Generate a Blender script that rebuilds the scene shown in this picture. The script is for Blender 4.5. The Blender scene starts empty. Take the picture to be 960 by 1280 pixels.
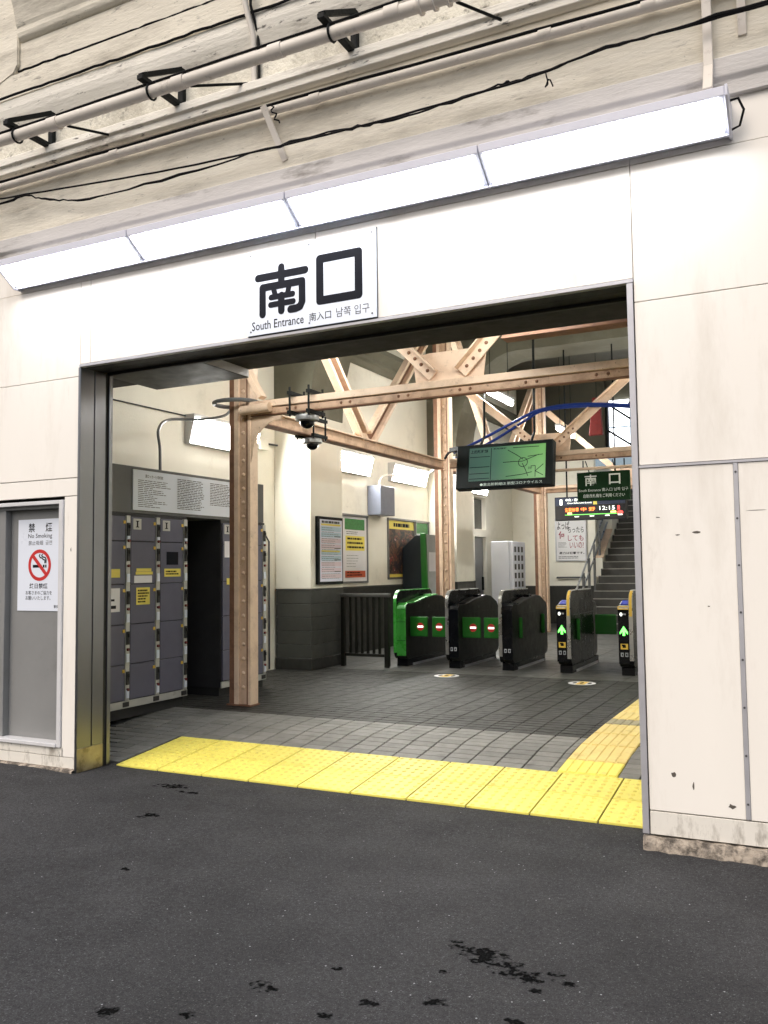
import bpy, bmesh, math, random
from mathutils import Vector, Matrix
random.seed(7)
R = math.radians
sc = bpy.context.scene
COL = sc.collection

# ------------------------------------------------------------------ camera
YAW, PITCH, ROLL, FPX, EYE = -0.46267, 0.065431, -0.011479, 1091.14, 1.55
cam = bpy.data.cameras.new('camera'); camo = bpy.data.objects.new('camera', cam); COL.objects.link(camo)
f = Vector((math.sin(YAW)*math.cos(PITCH), math.cos(YAW)*math.cos(PITCH), math.sin(PITCH)))
r = f.cross(Vector((0, 0, 1))).normalized(); u = r.cross(f)
r2 = r*math.cos(ROLL)+u*math.sin(ROLL); u2 = -r*math.sin(ROLL)+u*math.cos(ROLL)
camo.matrix_world = Matrix(((r2.x, u2.x, -f.x, 0), (r2.y, u2.y, -f.y, 0), (r2.z, u2.z, -f.z, EYE), (0, 0, 0, 1)))
cam.sensor_fit = 'VERTICAL'; cam.sensor_height = 36; cam.lens = 36*FPX/1280
cam.clip_start = .05; cam.clip_end = 3000
sc.camera = camo

# ------------------------------------------------------------------ sky, sun, exposure
SUN_EL, SUN_ROT = R(48), R(200)
w = bpy.data.worlds.new('World'); sc.world = w; w.use_nodes = True
nt = w.node_tree; bg = nt.nodes['Background']
sky = nt.nodes.new('ShaderNodeTexSky'); sky.sky_type = 'NISHITA'; sky.sun_disc = False
sky.sun_elevation = SUN_EL; sky.sun_rotation = SUN_ROT; sky.air_density = 1.0; sky.dust_density = 5.0; sky.ozone_density = .6
nt.links.new(sky.outputs[0], bg.inputs[0]); bg.inputs[1].default_value = .055
sun = bpy.data.lights.new('sun', 'SUN'); sun.energy = .5; sun.angle = R(60); sun.color = (1, .97, .93)
suno = bpy.data.objects.new('sun', sun); COL.objects.link(suno)
# light travels from behind the camera, high, towards the facade
suno.rotation_euler = Vector((-.25, .80, -.95)).to_track_quat('-Z', 'Y').to_euler()
sc.view_settings.view_transform = 'Standard'; sc.view_settings.look = 'None'
sc.view_settings.exposure = 1.42; sc.view_settings.gamma = 1
sc.render.engine = 'CYCLES'
cy = sc.cycles
cy.use_denoising = True; cy.max_bounces = 6; cy.diffuse_bounces = 4; cy.use_adaptive_sampling = True; cy.adaptive_threshold = .025; cy.glossy_bounces = 3; cy.sample_clamp_indirect = 6
cy.caustics_reflective = False; cy.caustics_refractive = False
LAMP = 8.2       # radiance of the street fixtures
HALL = 35.0      # radiance of the hall fixtures

# ------------------------------------------------------------------ materials
MATS = {}
def mat(name, col, rough=.6, metal=0., var=.12, scale=5., bump=0., bscale=60., dirt=None, rand=0., spec=.5,
        emit=0., stretch=None, coat=0., rvar=.08, var2=0., scale2=.7):
    if name in MATS: return MATS[name]
    m = bpy.data.materials.new(name); MATS[name] = m; m.use_nodes = True
    t = m.node_tree; N = t.nodes; Lk = t.links.new; b = N['Principled BSDF']
    b.inputs['Roughness'].default_value = rough; b.inputs['Metallic'].default_value = metal
    b.inputs['Specular IOR Level'].default_value = spec
    if coat: b.inputs['Coat Weight'].default_value = coat
    if emit:
        b.inputs['Base Color'].default_value = (*col, 1)
        b.inputs['Emission Color'].default_value = (*col, 1); b.inputs['Emission Strength'].default_value = emit
        if emit < 5: m.cycles.emission_sampling = 'NONE'
        return m
    geo = N.new('ShaderNodeNewGeometry'); pos = geo.outputs['Position']
    if stretch:
        mp = N.new('ShaderNodeMapping'); mp.inputs['Scale'].default_value = stretch; Lk(pos, mp.inputs[0]); pos = mp.outputs[0]
    def noise(s, d=5, ro=.6):
        n = N.new('ShaderNodeTexNoise'); n.inputs['Scale'].default_value = s; n.inputs['Detail'].default_value = d
        n.inputs['Roughness'].default_value = ro; Lk(pos, n.inputs['Vector']); return n.outputs[0]
    def ramp(src, a, bb, ca, cb):
        cr = N.new('ShaderNodeMapRange'); cr.inputs[1].default_value = a; cr.inputs[2].default_value = bb
        cr.inputs[3].default_value = ca; cr.inputs[4].default_value = cb; Lk(src, cr.inputs[0]); return cr.outputs[0]
    def scale_col(csock, fac):
        mx = N.new('ShaderNodeVectorMath'); mx.operation = 'SCALE'; Lk(csock, mx.inputs[0]); Lk(fac, mx.inputs['Scale']); return mx.outputs[0]
    rgb = N.new('ShaderNodeRGB'); rgb.outputs[0].default_value = (*col, 1); c = rgb.outputs[0]
    if var: c = scale_col(c, ramp(noise(scale), .28, .72, 1-var, 1+var))
    if var2: c = scale_col(c, ramp(noise(scale2, 3), .3, .7, 1-var2, 1+var2))
    if rand:
        oi = N.new('ShaderNodeObjectInfo'); c = scale_col(c, ramp(oi.outputs['Random'], 0, 1, 1-rand, 1+rand))
    for dd in ([dirt] if isinstance(dirt, tuple) else (dirt or [])):
        dcol, lo, hi, ds, amt = dd
        fac = ramp(noise(ds, 8, .7), lo, hi, 0, amt)
        mx = N.new('ShaderNodeMix'); mx.data_type = 'RGBA'; Lk(fac, mx.inputs[0]); Lk(c, mx.inputs[6]); mx.inputs[7].default_value = (*dcol, 1); c = mx.outputs[2]
    Lk(c, b.inputs['Base Color'])
    if not metal or rough > .2:
        Lk(ramp(noise(scale*1.7), .3, .7, max(0, rough-rvar), min(1, rough+rvar)), b.inputs['Roughness'])
    if bump:
        bp = N.new('ShaderNodeBump'); bp.inputs['Strength'].default_value = 1; bp.inputs['Distance'].default_value = bump
        Lk(noise(bscale, 4), bp.inputs['Height']); Lk(bp.outputs[0], b.inputs['Normal'])
    return m

GR = (.10, .085, .065)
PAINT = mat('facade_paint', (.88, .845, .78), .5, var=.02, scale=2, var2=.03, bump=.0008, bscale=30, stretch=(1, 1, .22),
            dirt=[((.52, .46, .37), .52, .78, 3.2, .38), ((.40, .34, .26), .64, .76, 9, .35), ((.16, .13, .10), .72, .75, 30, .6)])
PAINT_LOW = mat('facade_paint_low', (.76, .73, .66), .6, var=.05, scale=3, bump=.002, bscale=60, stretch=(1, 1, .35),
                dirt=[((.20, .17, .13), .52, .68, 7, .8), ((.05, .045, .04), .62, .70, 16, .8)])
STUCCO = mat('upper_stucco', (.74, .71, .61), .85, var=.12, scale=2.5, bump=.012, bscale=38,
             dirt=[((.26, .23, .17), .47, .68, 1.6, .65), ((.05, .045, .035), .57, .68, 9, .75)])
STUCCO2 = mat('upper_smooth', (.77, .725, .615), .85, var=.12, scale=1.2, bump=.006, bscale=24, stretch=(.45, 1, 2),
              dirt=[((.30, .265, .21), .49, .70, 2.0, .65), ((.06, .05, .045), .60, .70, 9, .65), ((.03, .027, .024), .64, .68, 40, .8)])
MOULD = mat('moulding_paint', (.80, .77, .69), .75, var=.10, scale=3, bump=.005, bscale=40, stretch=(.35, 1, 1.5),
            dirt=[((.24, .21, .17), .52, .64, 3.5, .65), ((.04, .035, .03), .60, .66, 16, .85)])
MOULD_G = mat('moulding_grey', (.60, .58, .56), .75, var=.10, scale=3, bump=.004, bscale=40, stretch=(.35, 1, 1.5),
              dirt=[((.16, .14, .12), .55, .70, 5, .7)])
STEEL = mat('brushed_steel', (.21, .215, .235), .30, 1., var=.02, scale=1.2, rvar=.0)
STEEL_L = mat('steel_foot', (.38, .34, .26), .42, 1., var=.2, scale=8, dirt=((.05, .04, .03), .5, .7, 9, .7))
ALU = mat('grey_trim', (.47, .47, .50), .4, .4, var=.08, scale=6)
FRAMEL = mat('pale_frame', (.62, .62, .63), .45, var=.06, scale=6, dirt=((.25, .23, .2), .62, .75, 14, .5))
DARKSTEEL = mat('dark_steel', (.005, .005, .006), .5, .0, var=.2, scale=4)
BLACK = mat('black_gap', (.012, .012, .012), .7, var=.1)
BLACKP = mat('black_paint', (.006, .008, .008), .6, var=.2, scale=20, spec=.2)
CABLE = mat('cable_rubber', (.006, .006, .007), .7, var=.3, scale=30, spec=.15)
PIPE = mat('pipe_paint', (.74, .69, .62), .5, var=.06, scale=3, dirt=[((.30, .25, .2), .58, .72, 9, .6), ((.08, .06, .05), .68, .72, 25, .8)])
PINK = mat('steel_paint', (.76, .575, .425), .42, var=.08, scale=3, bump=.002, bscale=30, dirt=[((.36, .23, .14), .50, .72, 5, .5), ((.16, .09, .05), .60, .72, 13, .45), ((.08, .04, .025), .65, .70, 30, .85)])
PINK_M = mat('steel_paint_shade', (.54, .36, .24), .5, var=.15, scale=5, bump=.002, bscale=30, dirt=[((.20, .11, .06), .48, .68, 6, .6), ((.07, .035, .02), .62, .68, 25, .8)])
PINK_D = mat('steel_paint_rust_shade', (.24, .12, .07), .6, var=.2, scale=8, dirt=((.10, .05, .035), .5, .7, 10, .7))  # rust brown, also used to paint the column's shaded side
WALLIN = mat('hall_plaster', (.82, .79, .69), .6, var=.03, scale=2, var2=.05, bump=.002, bscale=50,
             dirt=[((.45, .42, .34), .56, .78, 1.5, .45), ((.22, .2, .16), .66, .76, 8, .35)])
CEIL = mat('hall_ceiling', (.085, .08, .058), .8, var=.10, scale=1.0, dirt=((.12, .11, .08), .5, .7, 2, .5))
BEAMC = mat('concrete_beam', (.125, .12, .085), .8, var=.08, scale=1.5, dirt=((.2, .19, .15), .5, .7, 2, .5))
DADO = mat('dado_tile', (.048, .050, .044), .55, var=.12, scale=5, bump=.002, bscale=60, rand=.12)
DADO_D = mat('dado_base', (.022, .022, .019), .6, var=.2, scale=8)
GROUT = mat('grout', (.014, .013, .012), .9, var=.2, scale=20)
PAVE = mat('paver', (.185, .185, .172), .62, var=.14, scale=9, var2=.12, scale2=2.2, bump=.002, bscale=70, rand=.14,
           dirt=[((.09, .085, .075), .55, .72, 5, .6)])
PAVE_D = mat('paver_dark', (.036, .0355, .032), .58, spec=.25, var=.18, scale=7, var2=.2, scale2=1.2, bump=.002, bscale=60,
             dirt=[((.018, .018, .016), .5, .7, 3, .7), ((.2, .2, .18), .68, .74, 20, .5)])
SLAB = mat('gate_slab', (.085, .085, .078), .42, spec=.35, var=.1, scale=4, var2=.15, scale2=1.5, dirt=((.07, .07, .065), .55, .72, 3, .6))
YEL = mat('tactile_yellow', (.86, .77, .15), .5, var=.05, scale=4, rand=.07, bump=.0008, bscale=120,
          dirt=[((.50, .38, .08), .56, .74, 5, .5), ((.30, .23, .06), .55, .75, 14, .45), ((.10, .08, .04), .64, .70, 40, .8)])
YEL2 = mat('tactile_ochre', (.82, .66, .24), .55, var=.06, scale=4, rand=.05, bump=.0008, bscale=120,
           dirt=[((.42, .28, .07), .55, .72, 5, .6)])
YEL3 = mat('tactile_dirty', (.36, .32, .20), .6, var=.1, scale=6)
LOCK = mat('locker_door', (.108, .108, .152), .5, var=.06, scale=5, bump=.0008, bscale=120, dirt=((.14, .14, .17), .6, .75, 12, .3))
LOCKF = mat('locker_frame', (.50, .50, .47), .45, .3, var=.08, scale=8, dirt=((.25, .22, .18), .58, .72, 12, .6))
LOCKD = mat('locker_dark', (.02, .02, .02), .6)
GREYP = mat('grey_panel', (.115, .118, .118), .5, var=.06, scale=4)
DOORG = mat('grey_door', (.225, .228, .225), .5, var=.06, scale=2.5, dirt=((.14, .14, .13), .55, .75, 3, .5))
WHITE = mat('white_plate', (.74, .79, .88), .35, var=.02, scale=2)
WHITEC = mat('white_cabinet', (.78, .81, .90), .35, var=.03, scale=2)
INK = mat('ink_black', (.006, .007, .012), .6, var=0, spec=.12)
INKG = mat('ink_grey', (.06, .06, .065), .6, var=0)
RED = mat('sign_red', (.55, .02, .02), .5, var=.04)
GREEN_S = mat('sign_green', (.004, .026, .007), .6, var=.1, spec=.15)
GATE_G = mat('gate_green', (.055, .36, .05), .3, var=.05, coat=.3)
GATE_F = mat('flap_green', (.012, .13, .012), .35, var=.06)
GATE_K = mat('gate_black', (.003, .0035, .005), .22, var=.1, spec=.28)
GATE_B = mat('gate_body', (.009, .0095, .007), .36, var=.15, scale=6, spec=.28)
SILVER = mat('silver_rim', (.5, .5, .48), .3, .9, var=.1)
GYEL = mat('gate_yellow', (.75, .50, .07), .4, var=.05)
BLUE = mat('reader_blue', (.06, .09, .55), .3, var=.05)
BLUEC = mat('blue_cable', (.006, .028, .19), .4, var=.15, scale=20)
STAIR = mat('stair_stone', (.045, .043, .038), .6, var=.2, scale=6)
NOSE = mat('stair_nosing', (.30, .29, .26), .5, var=.15, scale=9)
CONC = mat('concrete_rough', (.42, .36, .29), .9, var=.25, scale=9, bump=.02, bscale=22, dirt=((.07, .06, .05), .45, .6, 12, .9))
BOXG = mat('box_grey', (.15, .165, .21), .45, var=.04)
GLASSD = mat('dark_glass', (.03, .035, .035), .08, var=.1)
TMACH = mat('machine_dark', (.008, .014, .02), .5, var=.1)
EXT_LIT = mat('street_diffuser', (.94, .955, 1.0), emit=LAMP)
HALL_LIT = mat('hall_diffuser', (1.0, .99, .94), emit=HALL)
HEAD_FILL = mat('header_fill_diffuser', (1.0, .99, .94), emit=7.0)  # glow of the added header fill lamps
SKYWIN = mat('bright_pane', (.93, .95, 1.0), emit=1.7)
ARROW = mat('lit_arrow', (.12, .95, .10), emit=1.6)
LEDO = mat('led_orange', (1, .16, .03), emit=1.8)
LEDY = mat('led_yellow', (.9, .8, .2), emit=1.0)
LEDW = mat('led_white', (.95, 1, .9), emit=.9)
LEDR = mat('led_red', (1, .05, .04), emit=1.2)
NAVY = mat('board_navy', (.02, .03, .065), .4, var=.05)
PIC_WHITE = mat('paper_white', (.74, .73, .75), .5, var=.03)
PIC_BLUE = mat('paper_blue', (.48, .62, .72), .5, var=.05)
PIC_PINK = mat('paper_pink', (.72, .60, .66), .5, var=.05)
PIC_YEL = mat('paper_yellow', (.78, .66, .12), .5, var=.04)
PIC_RED = mat('paper_red', (.5, .09, .03), .5, var=.06)
PIC_GRN = mat('paper_green', (.05, .22, .06), .5, var=.3, scale=25)

def asphalt():
    m = bpy.data.materials.new('asphalt'); m.use_nodes = True; t = m.node_tree; N = t.nodes; Lk = t.links.new; b = N['Principled BSDF']
    geo = N.new('ShaderNodeNewGeometry'); pos = geo.outputs['Position']
    def math_(op, a, bb=None):
        n = N.new('ShaderNodeMath'); n.operation = op
        for i, v in enumerate((a, bb)):
            if v is None: continue
            if isinstance(v, (int, float)): n.inputs[i].default_value = v
            else: Lk(v, n.inputs[i])
        return n.outputs[0]
    def noise(s, d=4, ro=.6, dist=0):
        n = N.new('ShaderNodeTexNoise'); n.inputs['Scale'].default_value = s; n.inputs['Detail'].default_value = d; n.inputs['Roughness'].default_value = ro
        n.inputs['Distortion'].default_value = dist; Lk(pos, n.inputs['Vector']); return n.outputs[0]
    def rng(s, a, bb, c, d):
        n = N.new('ShaderNodeMapRange'); Lk(s, n.inputs[0])
        for i, v in enumerate((a, bb, c, d)): n.inputs[i+1].default_value = v
        return n.outputs[0]
    val = rng(noise(.9, 5, .65), .3, .7, .026, .050)
    val = math_('MULTIPLY', val, rng(noise(45, 4, .7), .3, .7, .62, 1.38))
    val = math_('MULTIPLY', val, rng(noise(150, 3, .7), .3, .7, .45, 1.55))
    # pale aggregate chips
    def chips(scale, thr, keep, amt):
        v = N.new('ShaderNodeTexVoronoi'); v.inputs['Scale'].default_value = scale; Lk(pos, v.inputs['Vector'])
        sp = N.new('ShaderNodeSeparateColor'); Lk(v.outputs['Color'], sp.inputs[0])
        return math_('MULTIPLY', math_('MULTIPLY', math_('LESS_THAN', v.outputs['Distance'], thr), math_('GREATER_THAN', sp.outputs[0], keep)), amt)
    val = math_('ADD', val, chips(85, .30, .92, .06))
    val = math_('ADD', val, chips(40, .15, .965, .28))
    val = math_('ADD', val, chips(150, .36, .80, .045))
    # oil and wet spots with their own shapes
    mask = None
    sx = N.new('ShaderNodeSeparateXYZ'); Lk(pos, sx.inputs[0])
    nz = rng(noise(17, 2, .5), .3, .7, -1, 1); nz2 = rng(noise(42, 1, .5), .3, .7, -1, 1)
    SP = [(-1.36, 3.43, .07, .03), (-1.20, 3.34, .05, .03), (-1.12, 3.28, .06, .03), (-1.42, 3.47, .03, .015), (-.90, 3.30, .03, .015), (-1.0, 3.2, .025, .015), (-1.27, 3.40, .10, .055), (-1.05, 3.30, .075, .04), (-1.15, 3.36, .05, .03), (-.97, 3.36, .03, .02), (-1.92, 2.80, .055, .03), (-3.87, 4.36, .06, .045),
          (-4.22, 5.02, .12, .05), (-4.02, 4.93, .10, .022), (-1.30, 2.97, .04, .025), (-1.52, 2.86, .04, .022), (-2.32, 2.41, .05, .03), (-2.05, 2.52, .03, .02),
          (-1.6, 2.72, .035, .02), (-1.75, 3.05, .02, .012), (-3.3, 3.55, .025, .02), (-1.36, 3.2, .02, .012), (-1.0, 2.95, .03, .02)]
    for (px, py, rx, ry) in SP:
        rx *= 1.25; ry *= 1.4
        dx = math_('DIVIDE', math_('SUBTRACT', sx.outputs[0], px), rx); dy = math_('DIVIDE', math_('SUBTRACT', sx.outputs[1], py), ry)
        d = math_('ADD', math_('MULTIPLY', dx, dx), math_('MULTIPLY', dy, dy))
        d = math_('ADD', math_('ADD', d, math_('MULTIPLY', nz, .75)), math_('MULTIPLY', nz2, .6))
        k = rng(d, .15, .85, 1, 0); mask = k if mask is None else math_('MAXIMUM', mask, k)
    val = math_('MULTIPLY', val, math_('SUBTRACT', 1, math_('MULTIPLY', mask, .80)))
    cc = N.new('ShaderNodeCombineColor')
    Lk(math_('MULTIPLY', val, .985), cc.inputs[0]); Lk(math_('MULTIPLY', val, 1.0), cc.inputs[1]); Lk(math_('MULTIPLY', val, 1.04), cc.inputs[2])
    Lk(cc.outputs[0], b.inputs['Base Color'])
    Lk(rng(noise(3), .3, .7, .80, .95), b.inputs['Roughness'])
    Lk(math_('MULTIPLY', math_('SUBTRACT', 1, mask), .22), b.inputs['Specular IOR Level'])
    bp = N.new('ShaderNodeBump'); bp.inputs['Distance'].default_value = .006; bp.inputs['Strength'].default_value = .9
    Lk(math_('ADD', noise(110, 4), math_('MULTIPLY', noise(9), .8)), bp.inputs['Height']); Lk(bp.outputs[0], b.inputs['Normal'])
    return m
ASPHALT = asphalt()

def picture(name, cols, scale, seed):
    """printed poster art: patches of flat ink"""
    m = bpy.data.materials.new(name); m.use_nodes = True; t = m.node_tree; N = t.nodes; Lk = t.links.new; b = N['Principled BSDF']
    geo = N.new('ShaderNodeNewGeometry'); mp = N.new('ShaderNodeMapping'); mp.inputs['Location'].default_value = (seed, seed*2, seed*3); Lk(geo.outputs['Position'], mp.inputs[0])
    n = N.new('ShaderNodeTexNoise'); n.inputs['Scale'].default_value = scale; n.inputs['Detail'].default_value = 6; n.inputs['Distortion'].default_value = 1.2; Lk(mp.outputs[0], n.inputs['Vector'])
    cr = N.new('ShaderNodeValToRGB'); cr.color_ramp.interpolation = 'CONSTANT'; e = cr.color_ramp.elements
    for i, c in enumerate(cols):
        p = .30 + .42*i/len(cols)
        if i < 2: e[i].position = p; e[i].color = (*c, 1)
        else: x = e.new(p); x.color = (*c, 1)
    Lk(n.outputs[0], cr.inputs[0]); Lk(cr.outputs[0], b.inputs['Base Color']); b.inputs['Roughness'].default_value = .35
    return m
ART = picture('poster_art', [(.01, .01, .015), (.02, .02, .03), (.012, .012, .015), (.05, .035, .03), (.20, .10, .05), (.012, .012, .02), (.25, .04, .035), (.45, .42, .38)], 7, 3.1)
def screen_mat():
    m = bpy.data.materials.new('lit_screen'); m.use_nodes = True; t = m.node_tree; N = t.nodes; Lk = t.links.new; b = N['Principled BSDF']
    tc = N.new('ShaderNodeTexCoord'); sx = N.new('ShaderNodeSeparateXYZ'); Lk(tc.outputs['Generated'], sx.inputs[0])
    cr = N.new('ShaderNodeValToRGB'); e = cr.color_ramp.elements
    e[0].position = .05; e[0].color = (.014, .036, .028, 1); e[1].position = .95; e[1].color = (.055, .145, .036, 1); x = e.new(.35); x.color = (.02, .052, .034, 1)
    Lk(sx.outputs[0], cr.inputs[0]); Lk(cr.outputs[0], b.inputs['Emission Color']); b.inputs['Emission Strength'].default_value = 1
    b.inputs['Base Color'].default_value = (.01, .01, .01, 1); b.inputs['Roughness'].default_value = .3
    return m
SCREEN = screen_mat()

# ------------------------------------------------------------------ mesh helpers
class MB:
    def __init__(s): s.v = []; s.f = []
    def add(s, vs, fs):
        o = len(s.v); s.v += [tuple(v) for v in vs]; s.f += [tuple(i+o for i in q) for q in fs]; return s
    def box(s, x0, x1, y0, y1, z0, z1):
        vs = [(x0, y0, z0), (x1, y0, z0), (x1, y1, z0), (x0, y1, z0), (x0, y0, z1), (x1, y0, z1), (x1, y1, z1), (x0, y1, z1)]
        return s.add(vs, [(0, 3, 2, 1), (4, 5, 6, 7), (0, 1, 5, 4), (1, 2, 6, 5), (2, 3, 7, 6), (3, 0, 4, 7)])
    def bar(s, a, b, wx, wy, up=(0, 0, 1)):
        """rectangular bar from a to b; wx across, wy along 'up'"""
        a, b = Vector(a), Vector(b); d = (b-a).normalized(); up = Vector(up)
        if abs(d.dot(up)) > .98: up = Vector((1, 0, 0))
        x = d.cross(up).normalized(); y = x.cross(d)
        c = [(-1, -1), (1, -1), (1, 1), (-1, 1)]
        vs = [p+x*(i*wx/2)+y*(j*wy/2) for p in (a, b) for i, j in c]
        return s.add(vs, [(3, 2, 1, 0), (4, 5, 6, 7), (0, 1, 5, 4), (1, 2, 6, 5), (2, 3, 7, 6), (3, 0, 4, 7)])
    def tube(s, pts, rad, n=10, cap=True):
        pts = [Vector(p) for p in pts]; k = len(pts); rings = []; prev = None
        for i, p in enumerate(pts):
            d = (pts[min(i+1, k-1)]-pts[max(i-1, 0)]).normalized()
            if prev is None:
                ref = Vector((0, 0, 1)) if abs(d.z) < .9 else Vector((1, 0, 0)); x = d.cross(ref).normalized()
            else:
                x = (prev-d*prev.dot(d)).normalized()
            prev = x; y = d.cross(x); rr = rad(i/(k-1)) if callable(rad) else rad
            rings.append([p+(x*math.cos(2*math.pi*j/n)+y*math.sin(2*math.pi*j/n))*rr for j in range(n)])
        vs = [q for g in rings for q in g]; fs = []
        for i in range(k-1):
            for j in range(n): fs.append((i*n+j, i*n+(j+1) % n, (i+1)*n+(j+1) % n, (i+1)*n+j))
        if cap: fs += [tuple(range(n-1, -1, -1)), tuple((k-1)*n+j for j in range(n))]
        return s.add(vs, fs)
    def prism(s, prof, axis, a, b):
        """prof: list of 2-D points; axis 'X': (y,z) profile; 'Y': (x,z); 'Z': (x,y)"""
        n = len(prof)
        mk = {'X': lambda p, t: (t, p[0], p[1]), 'Y': lambda p, t: (p[0], t, p[1]), 'Z': lambda p, t: (p[0], p[1], t)}[axis]
        vs = [mk(p, a) for p in prof]+[mk(p, b) for p in prof]
        return s.add(vs, [tuple(range(n)), tuple(range(2*n-1, n-1, -1))]+[(i, i+n, (i+1) % n+n, (i+1) % n) for i in range(n)])
    def disc(s, c, rx, ry, axis='Y', n=24, h=.002):
        p = [(math.cos(2*math.pi*i/n)*rx, math.sin(2*math.pi*i/n)*ry) for i in range(n)]
        if axis == 'Y': return s.prism([(c[0]+x, c[2]+y) for x, y in p], 'Y', c[1]-h/2, c[1]+h/2)
        if axis == 'X': return s.prism([(c[1]+x, c[2]+y) for x, y in p], 'X', c[0]-h/2, c[0]+h/2)
        return s.prism([(c[0]+x, c[1]+y) for x, y in p], 'Z', c[2]-h/2, c[2]+h/2)

def mesh_of(name, mb, m, off=(0, 0, 0), bevel=0., smooth=False, seg=1):
    me = bpy.data.meshes.new(name)
    ox, oy, oz = off
    me.from_pydata([(x-ox, y-oy, z-oz) for x, y, z in mb.v], [], mb.f)
    bm = bmesh.new(); bm.from_mesh(me)
    bmesh.ops.recalc_face_normals(bm, faces=bm.faces)
    if bevel:
        es = [e for e in bm.edges if len(e.link_faces) == 2 and e.calc_face_angle(0) > .5]
        bmesh.ops.bevel(bm, geom=es, offset=bevel, segments=seg, affect='EDGES', clamp_overlap=True)
    bm.to_mesh(me); bm.free()
    if smooth:
        for p in me.polygons: p.use_smooth = True
        me.set_sharp_from_angle(angle=R(40))
    me.materials.append(m)
    return me
BASE = {}
def tag(o, label=None, cat=None, group=None, kind=None):
    for k, v in (('label', label), ('category', cat), ('group', group), ('kind', kind)):
        if v: o[k] = v
    return o
def thing(name, label, cat, base=(0, 0, 0), group=None, kind=None):
    o = bpy.data.objects.new(name, None); o.empty_display_size = .1; COL.objects.link(o); o.location = base; BASE[o.name] = Vector(base)
    return tag(o, label, cat, group, kind or 'thing')
def part(parent, name, mb, m, bevel=0., smooth=False, label=None, kind=None, seg=1):
    b = BASE[parent.name]
    o = bpy.data.objects.new(name, mesh_of(name, mb, m, b, bevel, smooth, seg)); COL.objects.link(o); o.parent = parent; BASE[o.name] = b
    return tag(o, label, None, None, kind)
def solo(name, mb, m, label, cat, base, group=None, kind=None, bevel=0., smooth=False, seg=1):
    o = bpy.data.objects.new(name, mesh_of(name, mb, m, base, bevel, smooth, seg)); COL.objects.link(o); o.location = base; BASE[o.name] = Vector(base)
    return tag(o, label, cat, group, kind)
def struct(name, mb, m, bevel=0., kind='structure', label=None):
    o = bpy.data.objects.new(name, mesh_of(name, mb, m, (0, 0, 0), bevel)); COL.objects.link(o); BASE[o.name] = Vector((0, 0, 0)); o['kind'] = kind
    if label: o['label'] = label
    return o
B = lambda *a: MB().box(*a)
def uv3(plane, at, uu, vv):
    return (uu, at, vv) if plane == 'Y' else ((at, uu, vv) if plane == 'X' else (uu, vv, at))
def text(parent, name, s, rect, plane, at, m, bold=0., keep=False, thick=.0008):
    """lettering fitted into rect (u0,u1,v0,v1) on the plane"""
    c = bpy.data.curves.new(name, 'FONT'); c.body = s; c.offset = bold; c.resolution_u = 2
    o = bpy.data.objects.new(name, c); COL.objects.link(o)
    dg = bpy.context.evaluated_depsgraph_get(); me = bpy.data.meshes.new_from_object(o.evaluated_get(dg))
    bpy.data.objects.remove(o)
    xs = [v.co.x for v in me.vertices]; ys = [v.co.y for v in me.vertices]
    x0, x1, y0, y1 = min(xs), max(xs), min(ys), max(ys); u0, u1, v0, v1 = rect
    b = BASE[parent.name]
    for v in me.vertices:
        p = uv3(plane, at, u0+(v.co.x-x0)/(x1-x0)*(u1-u0), v0+(v.co.y-y0)/max(y1-y0, 1e-6)*(v1-v0)); v.co = Vector(p)-b
    me.materials.clear(); me.materials.append(m)
    ob = bpy.data.objects.new(name, me); COL.objects.link(ob); ob.parent = parent; BASE[ob.name] = b; ob['kind'] = 'stuff'
    return ob
def strokes(lines, wd, rect, plane, at):
    """round-ended strokes, unit box fitted to rect; flat print"""
    mb = MB(); u0, u1, v0, v1 = rect; k = 0
    for ln in lines:
        for i in range(len(ln)-1):
            a = Vector((u0+ln[i][0]*(u1-u0), v0+ln[i][1]*(v1-v0))); b = Vector((u0+ln[i+1][0]*(u1-u0), v0+ln[i+1][1]*(v1-v0)))
            d = (b-a).normalized() if (b-a).length > 1e-6 else Vector((1, 0)); n = Vector((-d.y, d.x)); pts = []
            for j in range(9):
                t = math.pi/2+math.pi*j/8; pts.append(a+(d*math.cos(t)+n*math.sin(t))*wd/2)
            for j in range(9):
                t = -math.pi/2+math.pi*j/8; pts.append(b+(d*math.cos(t)+n*math.sin(t))*wd/2)
            k += 1; mb.add([uv3(plane, at-(.00006*k if plane == 'Y' else -.00006*k), p.x, p.y) for p in pts], [tuple(range(len(pts)))])
    return mb
def quads(rects, plane, at):
    mb = MB()
    for (a, b, c, d) in rects:
        mb.add([uv3(plane, at, a, c), uv3(plane, at, b, c), uv3(plane, at, b, d), uv3(plane, at, a, d)], [(0, 1, 2, 3)])
    return mb
def dashes(rect, rows, rnd, fill=.55, jitter=.35, gap=.02):
    """rows of unreadably small print"""
    u0, u1, v0, v1 = rect; out = []; h = (v1-v0)/rows
    for i in range(rows):
        u_ = u0; end = u1-(u1-u0)*jitter*rnd.random()
        while u_ < end:
            l = min((u1-u0)*(.04+.14*rnd.random()), end-u_); z = v1-h*(i+.5)
            out.append((u_, u_+l, z-h*fill/2, z+h*fill/2)); u_ += l+gap*(u1-u0)*(.5+rnd.random())
    return out

D = 5.016
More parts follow.
